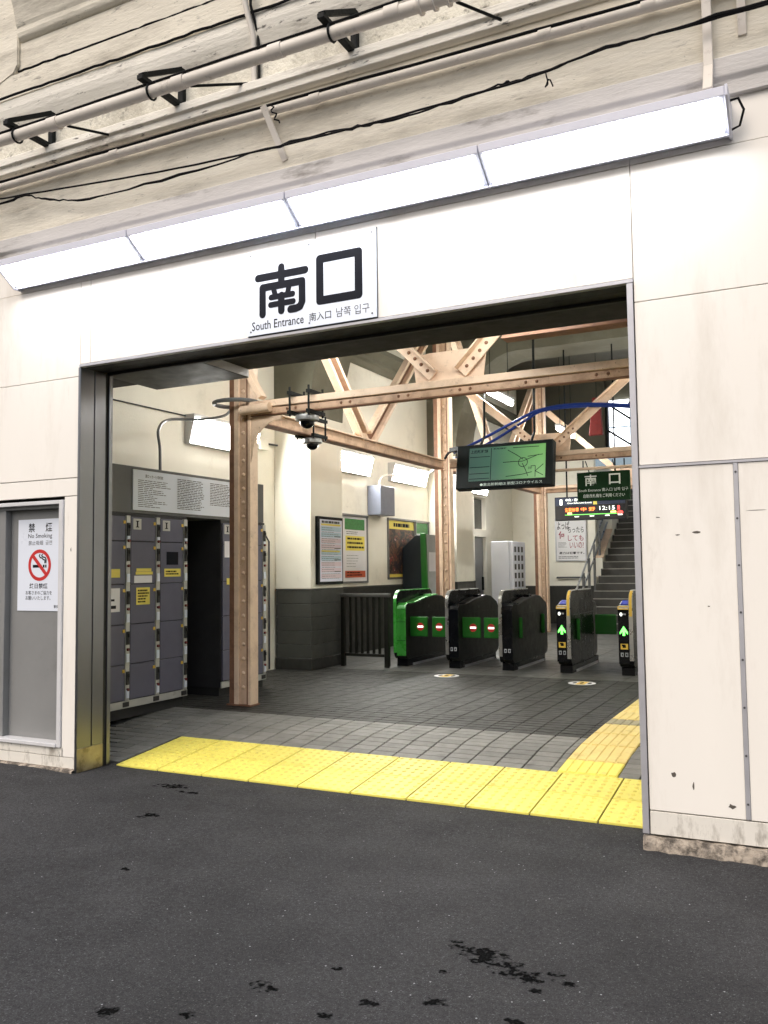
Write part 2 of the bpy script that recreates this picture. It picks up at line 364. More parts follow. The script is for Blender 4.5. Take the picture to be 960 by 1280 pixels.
# ================================================================== SETTING
def street_z(x, y):
    z = max(0., min(.034, (-x-2.5)*.011)) if y < 9 else .03
    if x > -2.5: z = 0
    if y > 4.6 and x > -5.2: q = min(1, (y-4.6)/.6); z = z*(1-q)+.008*q
    return z
def build_street():
    mb = MB(); xs = [-800, -60, -15]+[-9+i*.5 for i in range(27)]+[10, 60, 800]; ys = [-800, -60, -10]+[i*.25 for i in range(0, 22)]+[5.42, 5.7, 8, 30, 900]
    for y in ys:
        for x in xs: mb.v.append((x, y, street_z(x, y) if y < 5.5 else -.25))
    n = len(xs)
    for j in range(len(ys)-1):
        for i in range(n-1): mb.f.append((j*n+i, j*n+i+1, (j+1)*n+i+1, (j+1)*n+i))
    return struct('street_ground', mb, ASPHALT, label='dark grey asphalt street with oil spots in front of the entrance')
build_street()

PROF = [(5.33, .008), (5.366, .018), (6.17, .100), (6.45, .130), (6.66, .155), (6.93, .168), (7.25, .178), (7.7, .186), (8.2, .187), (40, .187)]
def fz(y):
    for (a, za), (b, zb) in zip(PROF, PROF[1:]):
        if y <= b: return za+(zb-za)*max(0, (y-a))/(b-a)
    return .187
def slope(y): return math.atan2(fz(y+.05)-fz(y-.05), .1)
fl = MB(); ys = [p[0] for p in PROF[:-1]]+[24]
for y in ys: fl.v += [(-6.9, y, fz(y)-.011), (-.3, y, fz(y)-.011)]
for j in range(len(ys)-1): fl.f.append((2*j, 2*j+1, 2*j+3, 2*j+2))
floor = struct('hall_floor', fl, GROUT, label='paved floor ramping up into the ticket hall')

def piece(name, me, loc, rx=0, parent=None):
    o = bpy.data.objects.new(name, me); COL.objects.link(o); o.parent = parent; o.location = loc; o.rotation_euler.x = rx; BASE[o.name] = Vector((0, 0, 0)); return o
# pavers -----------------------------------------------------------
PW, PD = .2085, .1045; TX0 = -5.095
pav = mesh_of('paver', B(-PW/2+.0055, PW/2-.0055, -PD/2+.0042, PD/2-.0042, -.02, 0), PAVE, bevel=.002)
cells = []
Y0 = 6.175
nrow = 0
y = Y0
while y+PD <= 7.21:
    yc = y+PD/2; x = TX0-.03-PW*8
    while x < -.55:
        xc = x+PW/2
        if not (-1.735-PW*.45 < xc < -1.31+PW*.45): cells.append((xc, yc))
        x += PW
    y += PD
# the strip of pavers beside the tactile tiles, by the left jamb
y = Y0-PD
while y > 5.37:
    for k in range(1, 7): cells.append((TX0-.035-PW*(k-.5), y+PD/2))
    y -= PD
vis = [c for c in cells if c[0] > -6.15 and c[0] < -.17*c[1]+.02 and c[0] > -.955*c[1]]
vis.sort(key=lambda c: c[0]**2+c[1]**2)
near = set(vis[:290])
rest = MB()
for (xc, yc) in cells:
    if (xc, yc) in near: piece('paver', pav, (xc, yc, fz(yc)), slope(yc), floor)
    elif xc > -6.5: rest.box(xc-PW/2+.003, xc+PW/2-.003, yc-PD/2+.003, yc+PD/2-.003, fz(yc)-.02, fz(yc))
if rest.v: part(floor, 'pavers', rest, PAVE, kind='stuff')
# cut pieces beside the guide strip
cut = MB(); y = Y0
yq_ = Y0
while yq_+PD <= 7.21:
    for xa, xb in ((-1.786, -1.739), (-1.306, -1.167)):
        piece('cut_paver', mesh_of('cut_paver', B(-(xb-xa)/2, (xb-xa)/2, -PD/2+.003, PD/2-.003, -.02, 0), PAVE, bevel=.002), ((xa+xb)/2, yq_+PD/2, fz(yq_+PD/2)), slope(yq_+PD/2), floor)
    yq_ += PD
rest2 = MB(); y = yq_+.001
while y < 10.6:
    x = TX0-.03-PW*8
    while x < -.5:
        xc = x+PW/2
        if not (-1.735-PW*.45 < xc < -1.31+PW*.45): rest2.box(x+.004, x+PW-.004, y+.0032, y+PD-.0032, fz(y+PD/2)-.02, fz(y+PD/2)-random.random()*.0015)
        x += PW
    for xa, xb in ((-1.786, -1.739), (-1.306, -1.167)): rest2.box(xa, xb, y+.002, y+PD-.002, fz(y+PD/2)-.02, fz(y+PD/2))
    y += PD
part(floor, 'dark_pavers', rest2, PAVE_D, kind='stuff')
# big slabs under the gates
for i in range(7):
    for j in range(12):
        x0 = -6.86+i*.94; y0 = 10.63+j*.98
        if j == 0 or j < 5: part(floor, 'floor_slab', B(x0+.004, x0+.936, y0+.004, y0+.976, .16, .187-.001*random.random()), SLAB)
sl = MB()
for i in range(7):
    for j in range(5, 13): sl.box(-6.86+i*.94+.004, -6.86+i*.94+.936, 10.63+j*.98+.004, 10.63+j*.98+.976, .16, .187)
part(floor, 'floor_slabs', sl, SLAB, kind='stuff')
# tactile tiles ----------------------------------------------------
TW, TDp = .4257, .404
def dome_tile(nx, ny, wx, dy):
    mb = B(-wx/2+.006, wx/2-.006, -dy/2+.0042, dy/2-.0042, -.02, .003)
    for i in range(nx):
        for j in range(ny):
            cx = -wx/2+wx*(i+.5)/nx; cyy = -dy/2+dy*(j+.5)/ny; o = len(mb.v); n = 8
            for rr, z in ((.0165, .003), (.0125, .0072), (.006, .0085)):
                mb.v += [(cx+math.cos(2*math.pi*k/n)*rr, cyy+math.sin(2*math.pi*k/n)*rr, z) for k in range(n)]
            for q in range(2):
                for k in range(n): mb.f.append((o+q*n+k, o+q*n+(k+1) % n, o+(q+1)*n+(k+1) % n, o+(q+1)*n+k))
            mb.f.append(tuple(o+2*n+k for k in range(n)))
    return mb
def bar_tile(wx, dy, n=6):
    mb = B(-wx/2+.003, wx/2-.003, -dy/2+.003, dy/2-.003, -.02, .002)
    for i in range(n):
        a = -wx/2+wx*i/n+.007; b = -wx/2+wx*(i+1)/n-.007
        mb.prism([(a, .002), (b, .002), (b-.004, .0075), (a+.004, .0075)], 'Y', -dy/2+.012, dy/2-.012)
    return mb
YEL_DOT = mat('tactile_stud', (.78, .67, .13), .55, var=.12, scale=14, rand=.08, dirt=((.34, .27, .08), .52, .72, 9, .55))
def studs(me):
    me.materials.append(YEL_DOT)
    for p in me.polygons:
        if p.index >= 6: p.material_index = 1
    return me
tmesh = mesh_of('tactile_tile', dome_tile(6, 6, TW, TDp), YEL)
studs(tmesh); tsl = math.atan2(.082, .804)
for i in range(10):
    for j in range(2):
        xc = TX0+TW*(i+.5); yc = 5.366+TDp*(j+.5)
        if i == 9:
            wlast = .30
            if j == 0: tlast = studs(mesh_of('tactile_tile_cut', dome_tile(4, 6, wlast, TDp), YEL))
            piece('tactile_tile', tlast, (TX0+TW*9+wlast/2, yc, .018+.082*(yc-5.366)/.804), tsl, floor)
        else: piece('tactile_tile', tmesh, (xc, yc, .018+.082*(yc-5.366)/.804), tsl, floor)
yy = 6.175; k = 0
lens = [.285, .42, .42, .42, .26, .42, .42, .42, .42]
for L_ in lens:
    m = YEL if k < 1 else (YEL3 if k == 4 else YEL2)
    if k in (6,):
        me = mesh_of('guide_tile', dome_tile(6, 6, .425, L_), YEL2)
    else: me = mesh_of('guide_tile', bar_tile(.425, L_), m)
    yc = yy+L_/2
    piece('guide_tile', me, (-1.5225, yc, (fz(yy)+fz(yy+L_))/2+.001), math.atan2(fz(yy+L_)-fz(yy), L_), floor); yy += L_; k += 1

# ================================================================== FACADE
fac = thing('station_facade', 'cream painted station front wall around the wide entrance opening', 'building', (-3.0, D, 0))
back = MB()
back.box(-9, -5.46, D+.26, D+.34, 0, 3.2); back.box(-5.30, -5.165, D+.03, D+.34, 0, 3.2); back.box(-.88, 4, D+.03, D+.34, 0, 3.2); back.box(-9, 4, D+.03, D+.34, 3.2, 6.6)
back.box(-9, -6.12, D+.03, D+.255, 0, 3.2); back.box(-6.12, -5.30, D+.03, D+.255, 2.20, 3.2); back.box(-5.46, -5.30, D+.26, D+.34, 0, 3.2)
part(fac, 'wall_core', back, mat('joint_grey', (.13, .115, .095), .9))
g = .0022
def panel(x0, x1, z0, z1, m=PAINT, y0=D, name='wall_panel'):
    part(fac, name, B(x0+g, x1-g, y0, D+.03, z0+g, z1-g), m, bevel=.002)
# right of the opening
panel(-.895, .9, 3.05, 3.855); panel(.9, 4, 3.05, 3.855)
panel(-.895, .9, 2.115, 3.05); panel(.9, 4, 2.115, 3.05)
panel(-.895, -.40, .215, 2.100); panel(-.38, .52, .215, 2.100); panel(.54, 1.44, .215, 2.1); panel(1.46, 4, .215, 2.1)
panel(-.895, 4, .085, .213, PAINT_LOW, name='skirting_panel')
# above the opening
panel(-5.165, -5.06, 3.19, 3.855); panel(-5.06, -3.0, 3.19, 3.855); panel(-3.0, -.895, 3.19, 3.855)
# left of the opening
panel(-7.2, -5.165, 3.095, 3.855); panel(-7.2, -5.165, 2.295, 3.095); panel(-9, -7.2, 0.1, 3.855)
panel(-5.317, -5.165, .13, 2.15, PAINT); panel(-7.2, -5.165, 2.152, 2.293); panel(-7.2, -6.12, .13, 2.15)
panel(-7.2, -5.165, .045, .13, PAINT_LOW, name='skirting_panel')
panel(-6.12, -5.30, .13, .20, PAINT_LOW, name='skirting_panel')
part(fac, 'seam_trim', B(-.895, 4, D-.008, D, 2.101, 2.114), ALU)
for x in (-.39, .53, 1.45):
    s_ = part(fac, 'seam_strip', B(x-.012, x+.012, D-.007, D+.001, .22, 2.099), ALU, bevel=.002)
    sm = MB()
    for i in range(8): sm.disc((x, D-.0085, .3+i*.25), .006, .006, 'Y', 8, .003)
    part(s_, 'screws', sm, INKG, kind='stuff')
# rough plinth at the foot of the right wall
def plinth(x0, x1, z0, z1, seed):
    rnd = random.Random(seed); mb = MB(); n = int((x1-x0)/.035); pr = []
    for i in range(n+1):
        x = x0+(x1-x0)*i/n; d_ = .02+.022*rnd.random(); zt = z1-.010*rnd.random(); pr.append([(x, D+.02, z0-.03), (x, D-d_-.02*rnd.random(), z0-.03), (x, D-d_, (z0+z1)/2), (x, D-d_*.6, zt), (x, D+.02, zt)])
    for p in pr: mb.v += p
    for i in range(n):
        for j in range(4): a = i*5+j; mb.f.append((a, a+1, a+6, a+5))
    return mb
part(fac, 'plinth', plinth(-.93, 4, 0, .083, 3), CONC)
part(fac, 'plinth', plinth(-9, -5.17, .02, .052, 5), CONC)
rs = random.Random(21)
for (x, z, a, h) in ((-.60, 1.73, .028, .008), (-.70, 1.72, .012, .004), (-.80, 1.82, .012, .003), (-.76, .42, .014, .016), (-.66, .37, .006, .02), (-.30, 1.84, .05, .003), (-.55, 1.33, .008, .003), (-.47, .28, .02, .012), (-5.24, 1.73, .006, .018)):
    n = 9; mb_ = MB(); mb_.v = [(x+a*math.cos(2*math.pi*i/n)*rs.uniform(.6, 1.2), D-.0006, z+h*math.sin(2*math.pi*i/n)*rs.uniform(.5, 1.3)) for i in range(n)]; mb_.f = [tuple(range(n))]
    part(fac, 'scuff_mark', mb_, mat('scuff', (.10, .085, .07), .8))
# lintel trim and stains of the shaded upper band
part(fac, 'lintel_trim', B(-5.165, -.895, D-.012, D+.03, 3.165, 3.186), ALU, bevel=.002)
# band of wall behind and above the lamps, then the mouldings
part(fac, 'upper_panel', B(-9, -5.06-g, D+.004, D+.03, 3.858, 4.12), PAINT); part(fac, 'upper_panel', B(-5.06+g, -3.0-g, D+.004, D+.03, 3.858, 4.12), PAINT)
part(fac, 'upper_panel', B(-3.0+g, -.895-g, D+.004, D+.03, 3.858, 4.12), PAINT); part(fac, 'upper_panel', B(-.895+g, 4, D+.004, D+.03, 3.858, 4.12), PAINT)
part(fac, 'moulding', MB().prism([(D+.03, 4.12), (D-.03, 4.12), (D-.03, 4.20), (D-.05, 4.225), (D-.05, 4.33), (D-.02, 4.34), (D+.03, 4.34)], 'X', -9, 4), MOULD_G, bevel=.004)
part(fac, 'upper_wall', B(-9, 4, D-.015, D+.03, 4.34, 4.87), STUCCO2)
part(fac, 'moulding', MB().prism([(D+.03, 4.868), (D-.035, 4.868), (D-.06, 4.885), (D-.06, 4.935), (D-.085, 4.945), (D-.085, 5.005), (D-.07, 5.012), (D+.03, 5.012)], 'X', -9, 4), MOULD, bevel=.003)
part(fac, 'upper_wall', B(-9, 4, D-.01, D+.03, 5.01, 5.27), STUCCO)
part(fac, 'moulding', MB().prism([(D+.03, 5.27), (D-.01, 5.27), (D-.055, 5.37), (D-.07, 5.43), (D-.07, 5.51), (D+.03, 5.52)], 'X', -9, 4), MOULD, bevel=.004)
part(fac, 'upper_wall', B(-9, 4, D-.055, D+.03, 5.53, 5.725), STUCCO2)
part(fac, 'upper_wall', B(-5.86, 4, D-.035, D+.03, 5.737, 6.0), STUCCO2)
part(fac, 'moulding', MB().prism([(D+.03, 5.995), (D-.045, 5.995), (D-.075, 6.02), (D-.085, 6.05), (D-.085, 6.09), (D-.10, 6.12), (D-.13, 6.25), (D-.19, 6.40), (D-.28, 6.52), (D-.4, 6.6), (D+.03, 6.6)], 'X', -5.84, 4), STUCCO2, bevel=.006)
hp = [(-9, 5.53), (-6.5, 5.53), (-6.25, 5.60), (-6.05, 5.69), (-5.9, 5.735), (-5.85, 5.80), (-5.85, 6.05), (-5.72, 6.24), (-5.55, 6.42), (-5.35, 6.6), (-9, 6.6)]
part(fac, 'corner_haunch', MB().prism(hp, 'Y', D-.062, D+.03), STUCCO2, bevel=.008, seg=2)

# service door recess with grey leaf
door = part(fac, 'service_door', B(-6.15, -5.375, D+.10, D+.145, .21, 2.10), DOORG, label='grey flush service door behind the no smoking sign')
fr = MB(); fr.box(-5.362, -5.32, D-.015, D+.03, .20, 2.125); fr.box(-6.16, -5.362, D-.015, D+.03, 2.095, 2.125); fr.box(-6.16, -5.362, D-.025, D+.099, .20, .228)
part(door, 'door_frame', fr, FRAMEL, bevel=.003)
jm = MB(); jm.box(-5.374, -5.35, D+.031, D+.15, .229, 2.094); jm.box(-6.12, -5.375, D+.031, D+.099, 2.07, 2.094)
part(door, 'door_reveal', jm, DOORG)
part(door, 'door_stile', B(-6.12, -6.02, D+.04, D+.099, .229, 2.069), DOORG, bevel=.003)

# ---- entrance shutter frame (stainless) --------------------------------
ef = thing('shutter_surround', 'brushed stainless steel shutter frame lining the wide entrance', 'door frame', (-5.15, D, 0))
jl = part(ef, 'jamb_panel', B(-5.165, -5.150, D-.005, D+.138, .20, 3.163), STEEL, bevel=.002)
part(ef, 'jamb_panel', B(-5.165, -5.150, D+.148, D+.265, .20, 3.163), STEEL, bevel=.002)
part(ef, 'jamb_groove', B(-5.166, -5.158, D+.137, D+.149, .20, 3.163), BLACK)
part(ef, 'shutter_slot', B(-5.19, -5.162, D+.264, D+.306, .02, 3.163), BLACK)
part(ef, 'jamb_panel', B(-5.165, -5.150, D+.305, D+.345, .02, 3.163), STEEL, bevel=.002)
part(ef, 'kick_plate', B(-5.165, -5.148, D-.006, D+.265, .02, .199), STEEL_L, bevel=.002)
part(ef, 'jamb_edge', B(-5.172, -5.150, D-.010, D-.0055, .02, 3.163), STEEL, bevel=.001)
# right jamb
part(ef, 'jamb_panel', B(-.93, -.915, D-.004, D+.345, .09, 3.163), STEEL, bevel=.002)
part(ef, 'jamb_edge', B(-.932, -.897, D-.012, D-.0045, .09, 3.163), ALU, bevel=.002)
# header
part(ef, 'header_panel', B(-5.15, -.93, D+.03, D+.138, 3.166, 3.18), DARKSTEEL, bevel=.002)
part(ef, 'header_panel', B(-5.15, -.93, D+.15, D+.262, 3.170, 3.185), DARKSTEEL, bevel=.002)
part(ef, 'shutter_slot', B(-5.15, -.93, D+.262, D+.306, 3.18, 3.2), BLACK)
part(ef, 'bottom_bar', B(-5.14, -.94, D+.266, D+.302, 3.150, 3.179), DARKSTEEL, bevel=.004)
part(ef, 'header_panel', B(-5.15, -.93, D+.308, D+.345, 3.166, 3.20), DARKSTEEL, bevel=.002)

# bulkhead inside the opening
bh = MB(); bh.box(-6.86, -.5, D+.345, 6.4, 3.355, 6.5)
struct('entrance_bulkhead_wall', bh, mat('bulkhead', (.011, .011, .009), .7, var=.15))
hb = thing('ceiling_box', 'dark grey sheet metal box under the ceiling by the first column', 'box', (-5.0, 6.0, 3.27))
part(hb, 'casing', B(-5.58, -4.52, D+.36, 6.38, 3.275, 3.354), mat('sheet_grey', (.045, .047, .043), .55, .0, var=.1), bevel=.004)
part(hb, 'end_plate', B(-4.519, -4.514, D+.37, 6.37, 3.28, 3.35), ALU)

# ================================================================== HALL SHELL
def wall_thing(name, boxes, m, label):
    t = thing(name, label, 'wall', (boxes[0][0], boxes[0][2], .187)); mb = MB()
    for b_ in boxes: mb.box(*b_)
    part(t, 'plaster', mb, m); return t
lw = wall_thing('hall_wall', [(-7.1, -6.86, 5.36, 18.25, .1, 6.5), (-7.1, -6.86, 19.0, 21.0, .1, 6.5), (-7.1, -6.86, 22.4, 24, .1, 6.5), (-7.1, -6.86, 18.25, 19.0, 3.15, 6.5),
                              (-7.1, -6.86, 21.0, 22.4, 2.5, 6.5), (-7.1, -6.86, 21.0, 22.4, .1, 1.36), (-7.1, -6.86, 18.25, 19.0, 2.26, 2.42)], WALLIN, 'long cream plaster side wall of the hall behind the lockers')
part(lw, 'cornice', MB().prism([(-6.86, 4.98), (-6.80, 5.0), (-6.76, 5.06), (-6.70, 5.08), (-6.70, 5.14), (-6.55, 5.22), (-6.55, 5.30), (-6.86, 5.30)], 'Y', 6.4, 24), BEAMC, bevel=.004)
part(lw, 'conduit', MB().tube([(-6.84, 6.4, 3.43), (-6.84, 8.36, 3.44)], .008, 8), INKG)
part(lw, 'dado', B(-6.86, -6.835, 11.22, 18.2, .187, 1.25), DADO_D)
part(lw, 'dado_cap', B(-6.86, -6.825, 11.22, 18.2, 1.25, 1.275), DADO)
cc_ = wall_thing('hall_wall', [(-.55, -.30, 5.37, 24, .1, 6.5)], WALLIN, 'plain cream hall wall behind the entrance jamb beside the stairs')
# back wall with an opening where the stairs go up
bw = wall_thing('hall_wall', [(-6.86, -4.80, 20.95, 21.15, .1, 4.2), (-6.86, -.55, 24.2, 24.4, .1, 4.3), (-6.86, -6.80, 21.25, 21.4, 4.2, 6.5)], WALLIN, 'cream end wall of the hall carrying the handwritten poster')
part(bw, 'dado', B(-6.86, -4.80, 20.92, 20.95, .187, 1.1), DADO_D)
part(bw, 'pipe_rail', MB().tube([(-5.75, 20.88, 1.30), (-5.05, 20.88, 1.30)], .02, 8), INKG)
struct('hall_ceiling', B(-7.1, -.3, 6.4, 24, 6.45, 6.6), CEIL)
# haunched concrete frames: pier + curved haunch + beam
def pier(y, k, label):
    t = thing('concrete_pier', label, 'pier', (-6.55, y, .187), 'concrete piers along the hall wall')
    d = .9; prof = [(-6.859, 3.72), (-6.26, 3.72)]
    for i in range(1, 11):
        a = i/10*math.pi/2; prof.append((-6.26+1.25*(1-math.cos(a)), 3.72+1.93*math.sin(a)))
    prof += [(-.56, 5.65), (-.56, 6.44), (-6.859, 6.44)]
    part(t, 'beam', MB().prism(prof, 'Y', y-.01, y+d+.01), BEAMC)
    part(t, 'shaft', B(-6.859, -6.27, y, y+d, 1.29, 3.719), WALLIN, bevel=.006)
    part(t, 'dado_core', B(-6.834, -6.285, y+.015, y+d-.015, .30, 1.285), GROUT)
    zs = [.345, .53, .715, .90, 1.085, 1.27]
    for a, b_ in zip(zs, zs[1:]):
        part(t, 'dado_stone', B(-6.833, -6.262, y-.012, y+d, a+.003, b_-.003), DADO, bevel=.004)
    part(t, 'base_stone', B(-6.84, -6.245, y-.03, y+d+.01, .18, .345), DADO_D, bevel=.01)
    part(t, 'dado_cap', B(-6.84, -6.258, y-.016, y+d+.004, 1.270, 1.292), DADO)
    return t
pier(10.3, 0, 'cream concrete pier with dark stone base just past the lockers')
pier(15.7, 1, 'cream concrete pier behind the second steel column and black ticket machine')
pier(21.16+.3, 2, 'far concrete pier and beam above the stairs')
struct('upper_back_wall', B(-6.79, -4.57, 21.25, 21.4, 4.21, 6.44), CEIL)
# tube of daylight at the head of the stairs
win = thing('clerestory_window', 'bright high window over the stairs with dark diagonal truss bars', 'window', (-4.2, 21.3, 4.3))
for i in range(3):
    for j in range(2):
        x0 = -4.50+i*.52; z0 = 4.25+j*.68
        part(win, 'pane', B(x0+.02, x0+.50, 21.35, 21.37, z0+.02, z0+.66), SKYWIN)
part(win, 'frame', MB().box(-4.56, -4.50, 21.28, 21.40, 4.2, 5.66).box(-4.5, -2.9, 21.28, 21.4, 4.2, 4.25), BLACKP)
wb = MB()
for i in range(2): wb.bar((-4.5+i*.5, 21.30, 5.5), (-3.7+i*.5, 21.30, 4.9-i*.1), .05, .05)
wb.bar((-4.5, 21.30, 4.85), (-3.8, 21.30, 4.35), .05, .05)
part(win, 'truss_bar', wb, BLACKP)  # roof truss members, black as silhouettes against the panes

# ================================================================== STEEL FRAME
def rivets(mb, pts, nrm, rad=.017):
    nrm = Vector(nrm)
    x = nrm.orthogonal().normalized(); y = nrm.cross(x)
    for p in pts:
        p = Vector(p); o = len(mb.v)
        for rr, h in ((1, 0), (.75, .55), (.3, .8)):
            for j in range(8): mb.v.append(tuple(p+(x*math.cos(j*math.pi/4)+y*math.sin(j*math.pi/4))*rad*rr+nrm*h*rad))
        for q in range(2):
            for j in range(8): mb.f.append((o+q*8+j, o+q*8+(j+1) % 8, o+(q+1)*8+(j+1) % 8, o+(q+1)*8+j))
        mb.f.append(tuple(o+16+j for j in range(8)))
    return mb
CX = -5.365
def column(cx, cy_, label, top=5.7):
    t = thing('steel_column', label, 'column', (cx, cy_, .187), 'riveted steel columns')
    z0 = .187; hw = .14; hd = .07
    part(t, 'web', B(cx-.005, cx+.105, cy_-.045, cy_-.03, z0, top), mat('steel_paint_web', (.66, .47, .33), .45, var=.1, scale=4, dirt=[((.25, .14, .08), .5, .7, 6, .5), ((.07, .035, .02), .64, .69, 28, .8)]))
    # two channels: front lips proud of the riveted plate
    part(t, 'side_plate', MB().box(cx-hw, cx-.066, cy_-.045, cy_+hd, z0, top), PINK_D, bevel=.003)  # side away from the light: shade and rust both in the colour
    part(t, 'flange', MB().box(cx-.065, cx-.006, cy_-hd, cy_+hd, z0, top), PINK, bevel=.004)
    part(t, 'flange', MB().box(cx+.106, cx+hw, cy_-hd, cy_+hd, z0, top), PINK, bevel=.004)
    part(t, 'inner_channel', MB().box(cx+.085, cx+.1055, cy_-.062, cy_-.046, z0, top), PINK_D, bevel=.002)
    rv = MB(); rivets(rv, [(cx+.038, cy_-.045, z0+.18+i*.145) for i in range(int((top-.4)/.145))], (0, -1, 0), .021)
    part(t, 'rivets', rv, PINK, smooth=True, kind='stuff')
    part(t, 'foot_plate', B(cx-hw-.01, cx+hw+.01, cy_-hd-.012, cy_+hd+.01, z0-.004, z0+.012), PINK_D)
    return t
col1 = column(-5.34, 7.43, 'pink riveted steel column standing in front of the coin lockers')
column(-5.34, 12.85, 'pink riveted steel column behind the green ended ticket gate')
column(-5.34, 18.25, 'pink riveted steel column beside the white vending machine')
column(-.62, 7.45, 'steel column close behind the right entrance jamb')
def angle_bar(t, name, a, b, w, h, up, m=PINK):
    return part(t, name, MB().bar(a, b, w, h, up), m, bevel=.004)
def beam_x(y, z, x0, x1, label, riv=True):
    t = thing('steel_beam', label, 'beam', (x0, y, z), 'riveted cross beams')
    part(t, 'top_angle', B(x0, x1, y-.125, y-.02, z+.005, z+.075), PINK, bevel=.005)
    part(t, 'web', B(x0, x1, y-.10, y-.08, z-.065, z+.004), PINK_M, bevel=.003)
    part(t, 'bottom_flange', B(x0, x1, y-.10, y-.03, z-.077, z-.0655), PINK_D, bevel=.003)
    if riv:
        pts = []
        x = x0+.45
        while x < x1-.1:
            pts += [(x, y-.10, z-.03), (x+.10, y-.10, z-.03)]; x += .62
        part(t, 'rivets', rivets(MB(), pts, (0, -1, 0), .016), PINK_D, smooth=True, kind='stuff')
    return t
b1 = beam_x(7.45, 3.205, -5.19, -.8, 'pink riveted steel beam crossing the entrance behind the header')
b2 = beam_x(12.85, 3.205, -5.19, -.8, 'pink steel beam behind the ceiling monitor above the gates')
b3 = beam_x(18.25, 3.205, -5.19, -.8, 'far pink steel beam behind the departure board', False)
# pipe strapped to the front of the first beam and knee bracket
part(b1, 'pipe', MB().tube([(CX+.10, 7.30, 3.19), (CX+.45, 7.30, 3.20)], .05, 12), PINK, smooth=True)
def gusset(t, x, y, z, s=1.0):
    part(t, 'gusset_plate', MB().prism([(x-.42*s, z+.07), (x-.46*s, z+.42*s), (x-.25*s, z+.45*s), (x+.25*s, z+.45*s), (x+.46*s, z+.42*s), (x+.42*s, z+.07)], 'Y', y-.012, y+.004), PINK, bevel=.002)
def vbrace(t, x, y, z, dx, dz, w=.13):
    for s in (-1, 1):
        a = Vector((x+s*.14, y-.05, z+.13)); b_ = Vector((x+s*(.14+dx), y-.05, z+.13+dz))
        d_ = (b_-a).normalized(); nrm = Vector((-d_.z, 0, d_.x))
        p = part(t, 'brace', MB().bar(a, b_, .016, w, nrm), PINK, bevel=.003)
        part(p, 'brace_lip', MB().bar(a+nrm*(w/2)*(1 if s > 0 else -1)*1+Vector((0, -.045, 0)), b_+nrm*(w/2)*(1 if s > 0 else -1)+Vector((0, -.045, 0)), .09, .014, nrm), PINK, bevel=.002)
        pts = [a+d_*(.08+.09*i)+Vector((0, -.01, 0)) for i in range(4)]
        part(p, 'rivets', rivets(MB(), pts, (0, -1, 0), .018), PINK_D, smooth=True, kind='stuff')
gusset(b1, -3.02, 7.45, 3.21, .8); vbrace(b1, -3.02, 7.45, 3.21, 2.0, 2.0, .115)
gusset(b2, -3.63, 12.85, 3.21, .8); vbrace(b2, -3.63, 12.85, 3.25, 1.6, 1.35, .12)
gusset(b3, -3.4, 18.25, 3.21, .8); vbrace(b3, -3.4, 18.25, 3.25, 1.6, 1.5, .12)
# longitudinal beams with V braces between the columns
def beam_y(y0, y1, label):
    t = thing('steel_beam', label, 'beam', (CX, y0, 3.2), 'riveted long beams')
    part(t, 'top_flange', B(CX-.05, CX+.12, y0, y1, 3.245, 3.262), PINK, bevel=.003)
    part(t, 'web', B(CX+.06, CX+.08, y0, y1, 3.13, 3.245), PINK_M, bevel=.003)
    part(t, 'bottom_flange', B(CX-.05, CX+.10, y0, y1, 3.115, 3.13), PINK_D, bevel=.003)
    ym = (y0+y1)/2
    part(t, 'gusset_plate', MB().prism([(ym-.30, 3.262), (ym-.26, 3.40), (ym+.26, 3.40), (ym+.30, 3.262)], 'X', CX+.02, CX+.035), PINK, bevel=.002)
    for s in (-1, 1):
        a = Vector((CX+.06, ym+s*.10, 3.30)); b_ = Vector((CX+.06, ym+s*2.42, 5.55)); d_ = (b_-a).normalized(); nrm = Vector((0, -d_.z, d_.y))
        for q in (-1, 1):
            part(t, 'brace', MB().bar(a+nrm*q*.085, b_+nrm*q*.085, .10, .05, nrm), PINK, bevel=.004)
        part(t, 'brace_web', MB().bar(a-Vector((.03, 0, 0)), b_-Vector((.03, 0, 0)), .012, .13, nrm), PINK_D)
    return t
beam_y(7.60, 12.70, 'pink steel beam running back from the first column with dome cameras near it')
beam_y(13.0, 18.1, 'pink steel beam running back behind the ceiling monitor')
# knee brackets at the column heads (curved)
def knee(cx, cy_, d, owner):
    mb = MB(); pr = []
    for i in range(9):
        a = i/8*math.pi/2; pr.append((cy_+d*(.15+.42*(1-math.sin(a))), 3.12-.42*(1-math.cos(a)) if False else 3.12-.42*math.cos(math.pi/2-a)))
    pts = [(CX+.13, p[0], p[1]) for p in pr]
    return mb.tube(pts, .028, 8)
# simple curved knee in the X direction at column one, as in the photo
pts = [(CX+.17+.34*(1-math.cos(i/8*math.pi/2)), 7.40, 2.76+.34*math.sin(i/8*math.pi/2)) for i in range(9)]
kn = MB()
for a, b_ in zip(pts, pts[1:]): kn.bar(a, b_, .16, .045, (0, 1, 0))
part(col1, 'knee_bracket', MB().prism([(CX+.15, 2.60)]+[(p[0]+.02, p[2]-.02) for p in pts]+[(CX+.55, 3.125), (CX+.15, 3.125)], 'Y', 7.37, 7.385), PINK, bevel=.002)
part(col1, 'conduit_ring', MB().tube([(CX-.05+.24*math.cos(a), 7.42+.22*math.sin(a), 3.30) for a in [i/16*2*math.pi for i in range(17)]], .022, 8), GREYP, smooth=True)
part(col1, 'top_bracket', MB().bar((CX+.16, 7.30, 3.62), (CX+.36, 7.30, 3.30), .05, .10, (0, 1, 0)), PINK)
struct_beam = thing('steel_beam', 'dark brown steel beam high behind the header at the right', 'beam', (-1.5, 6.9, 3.4))
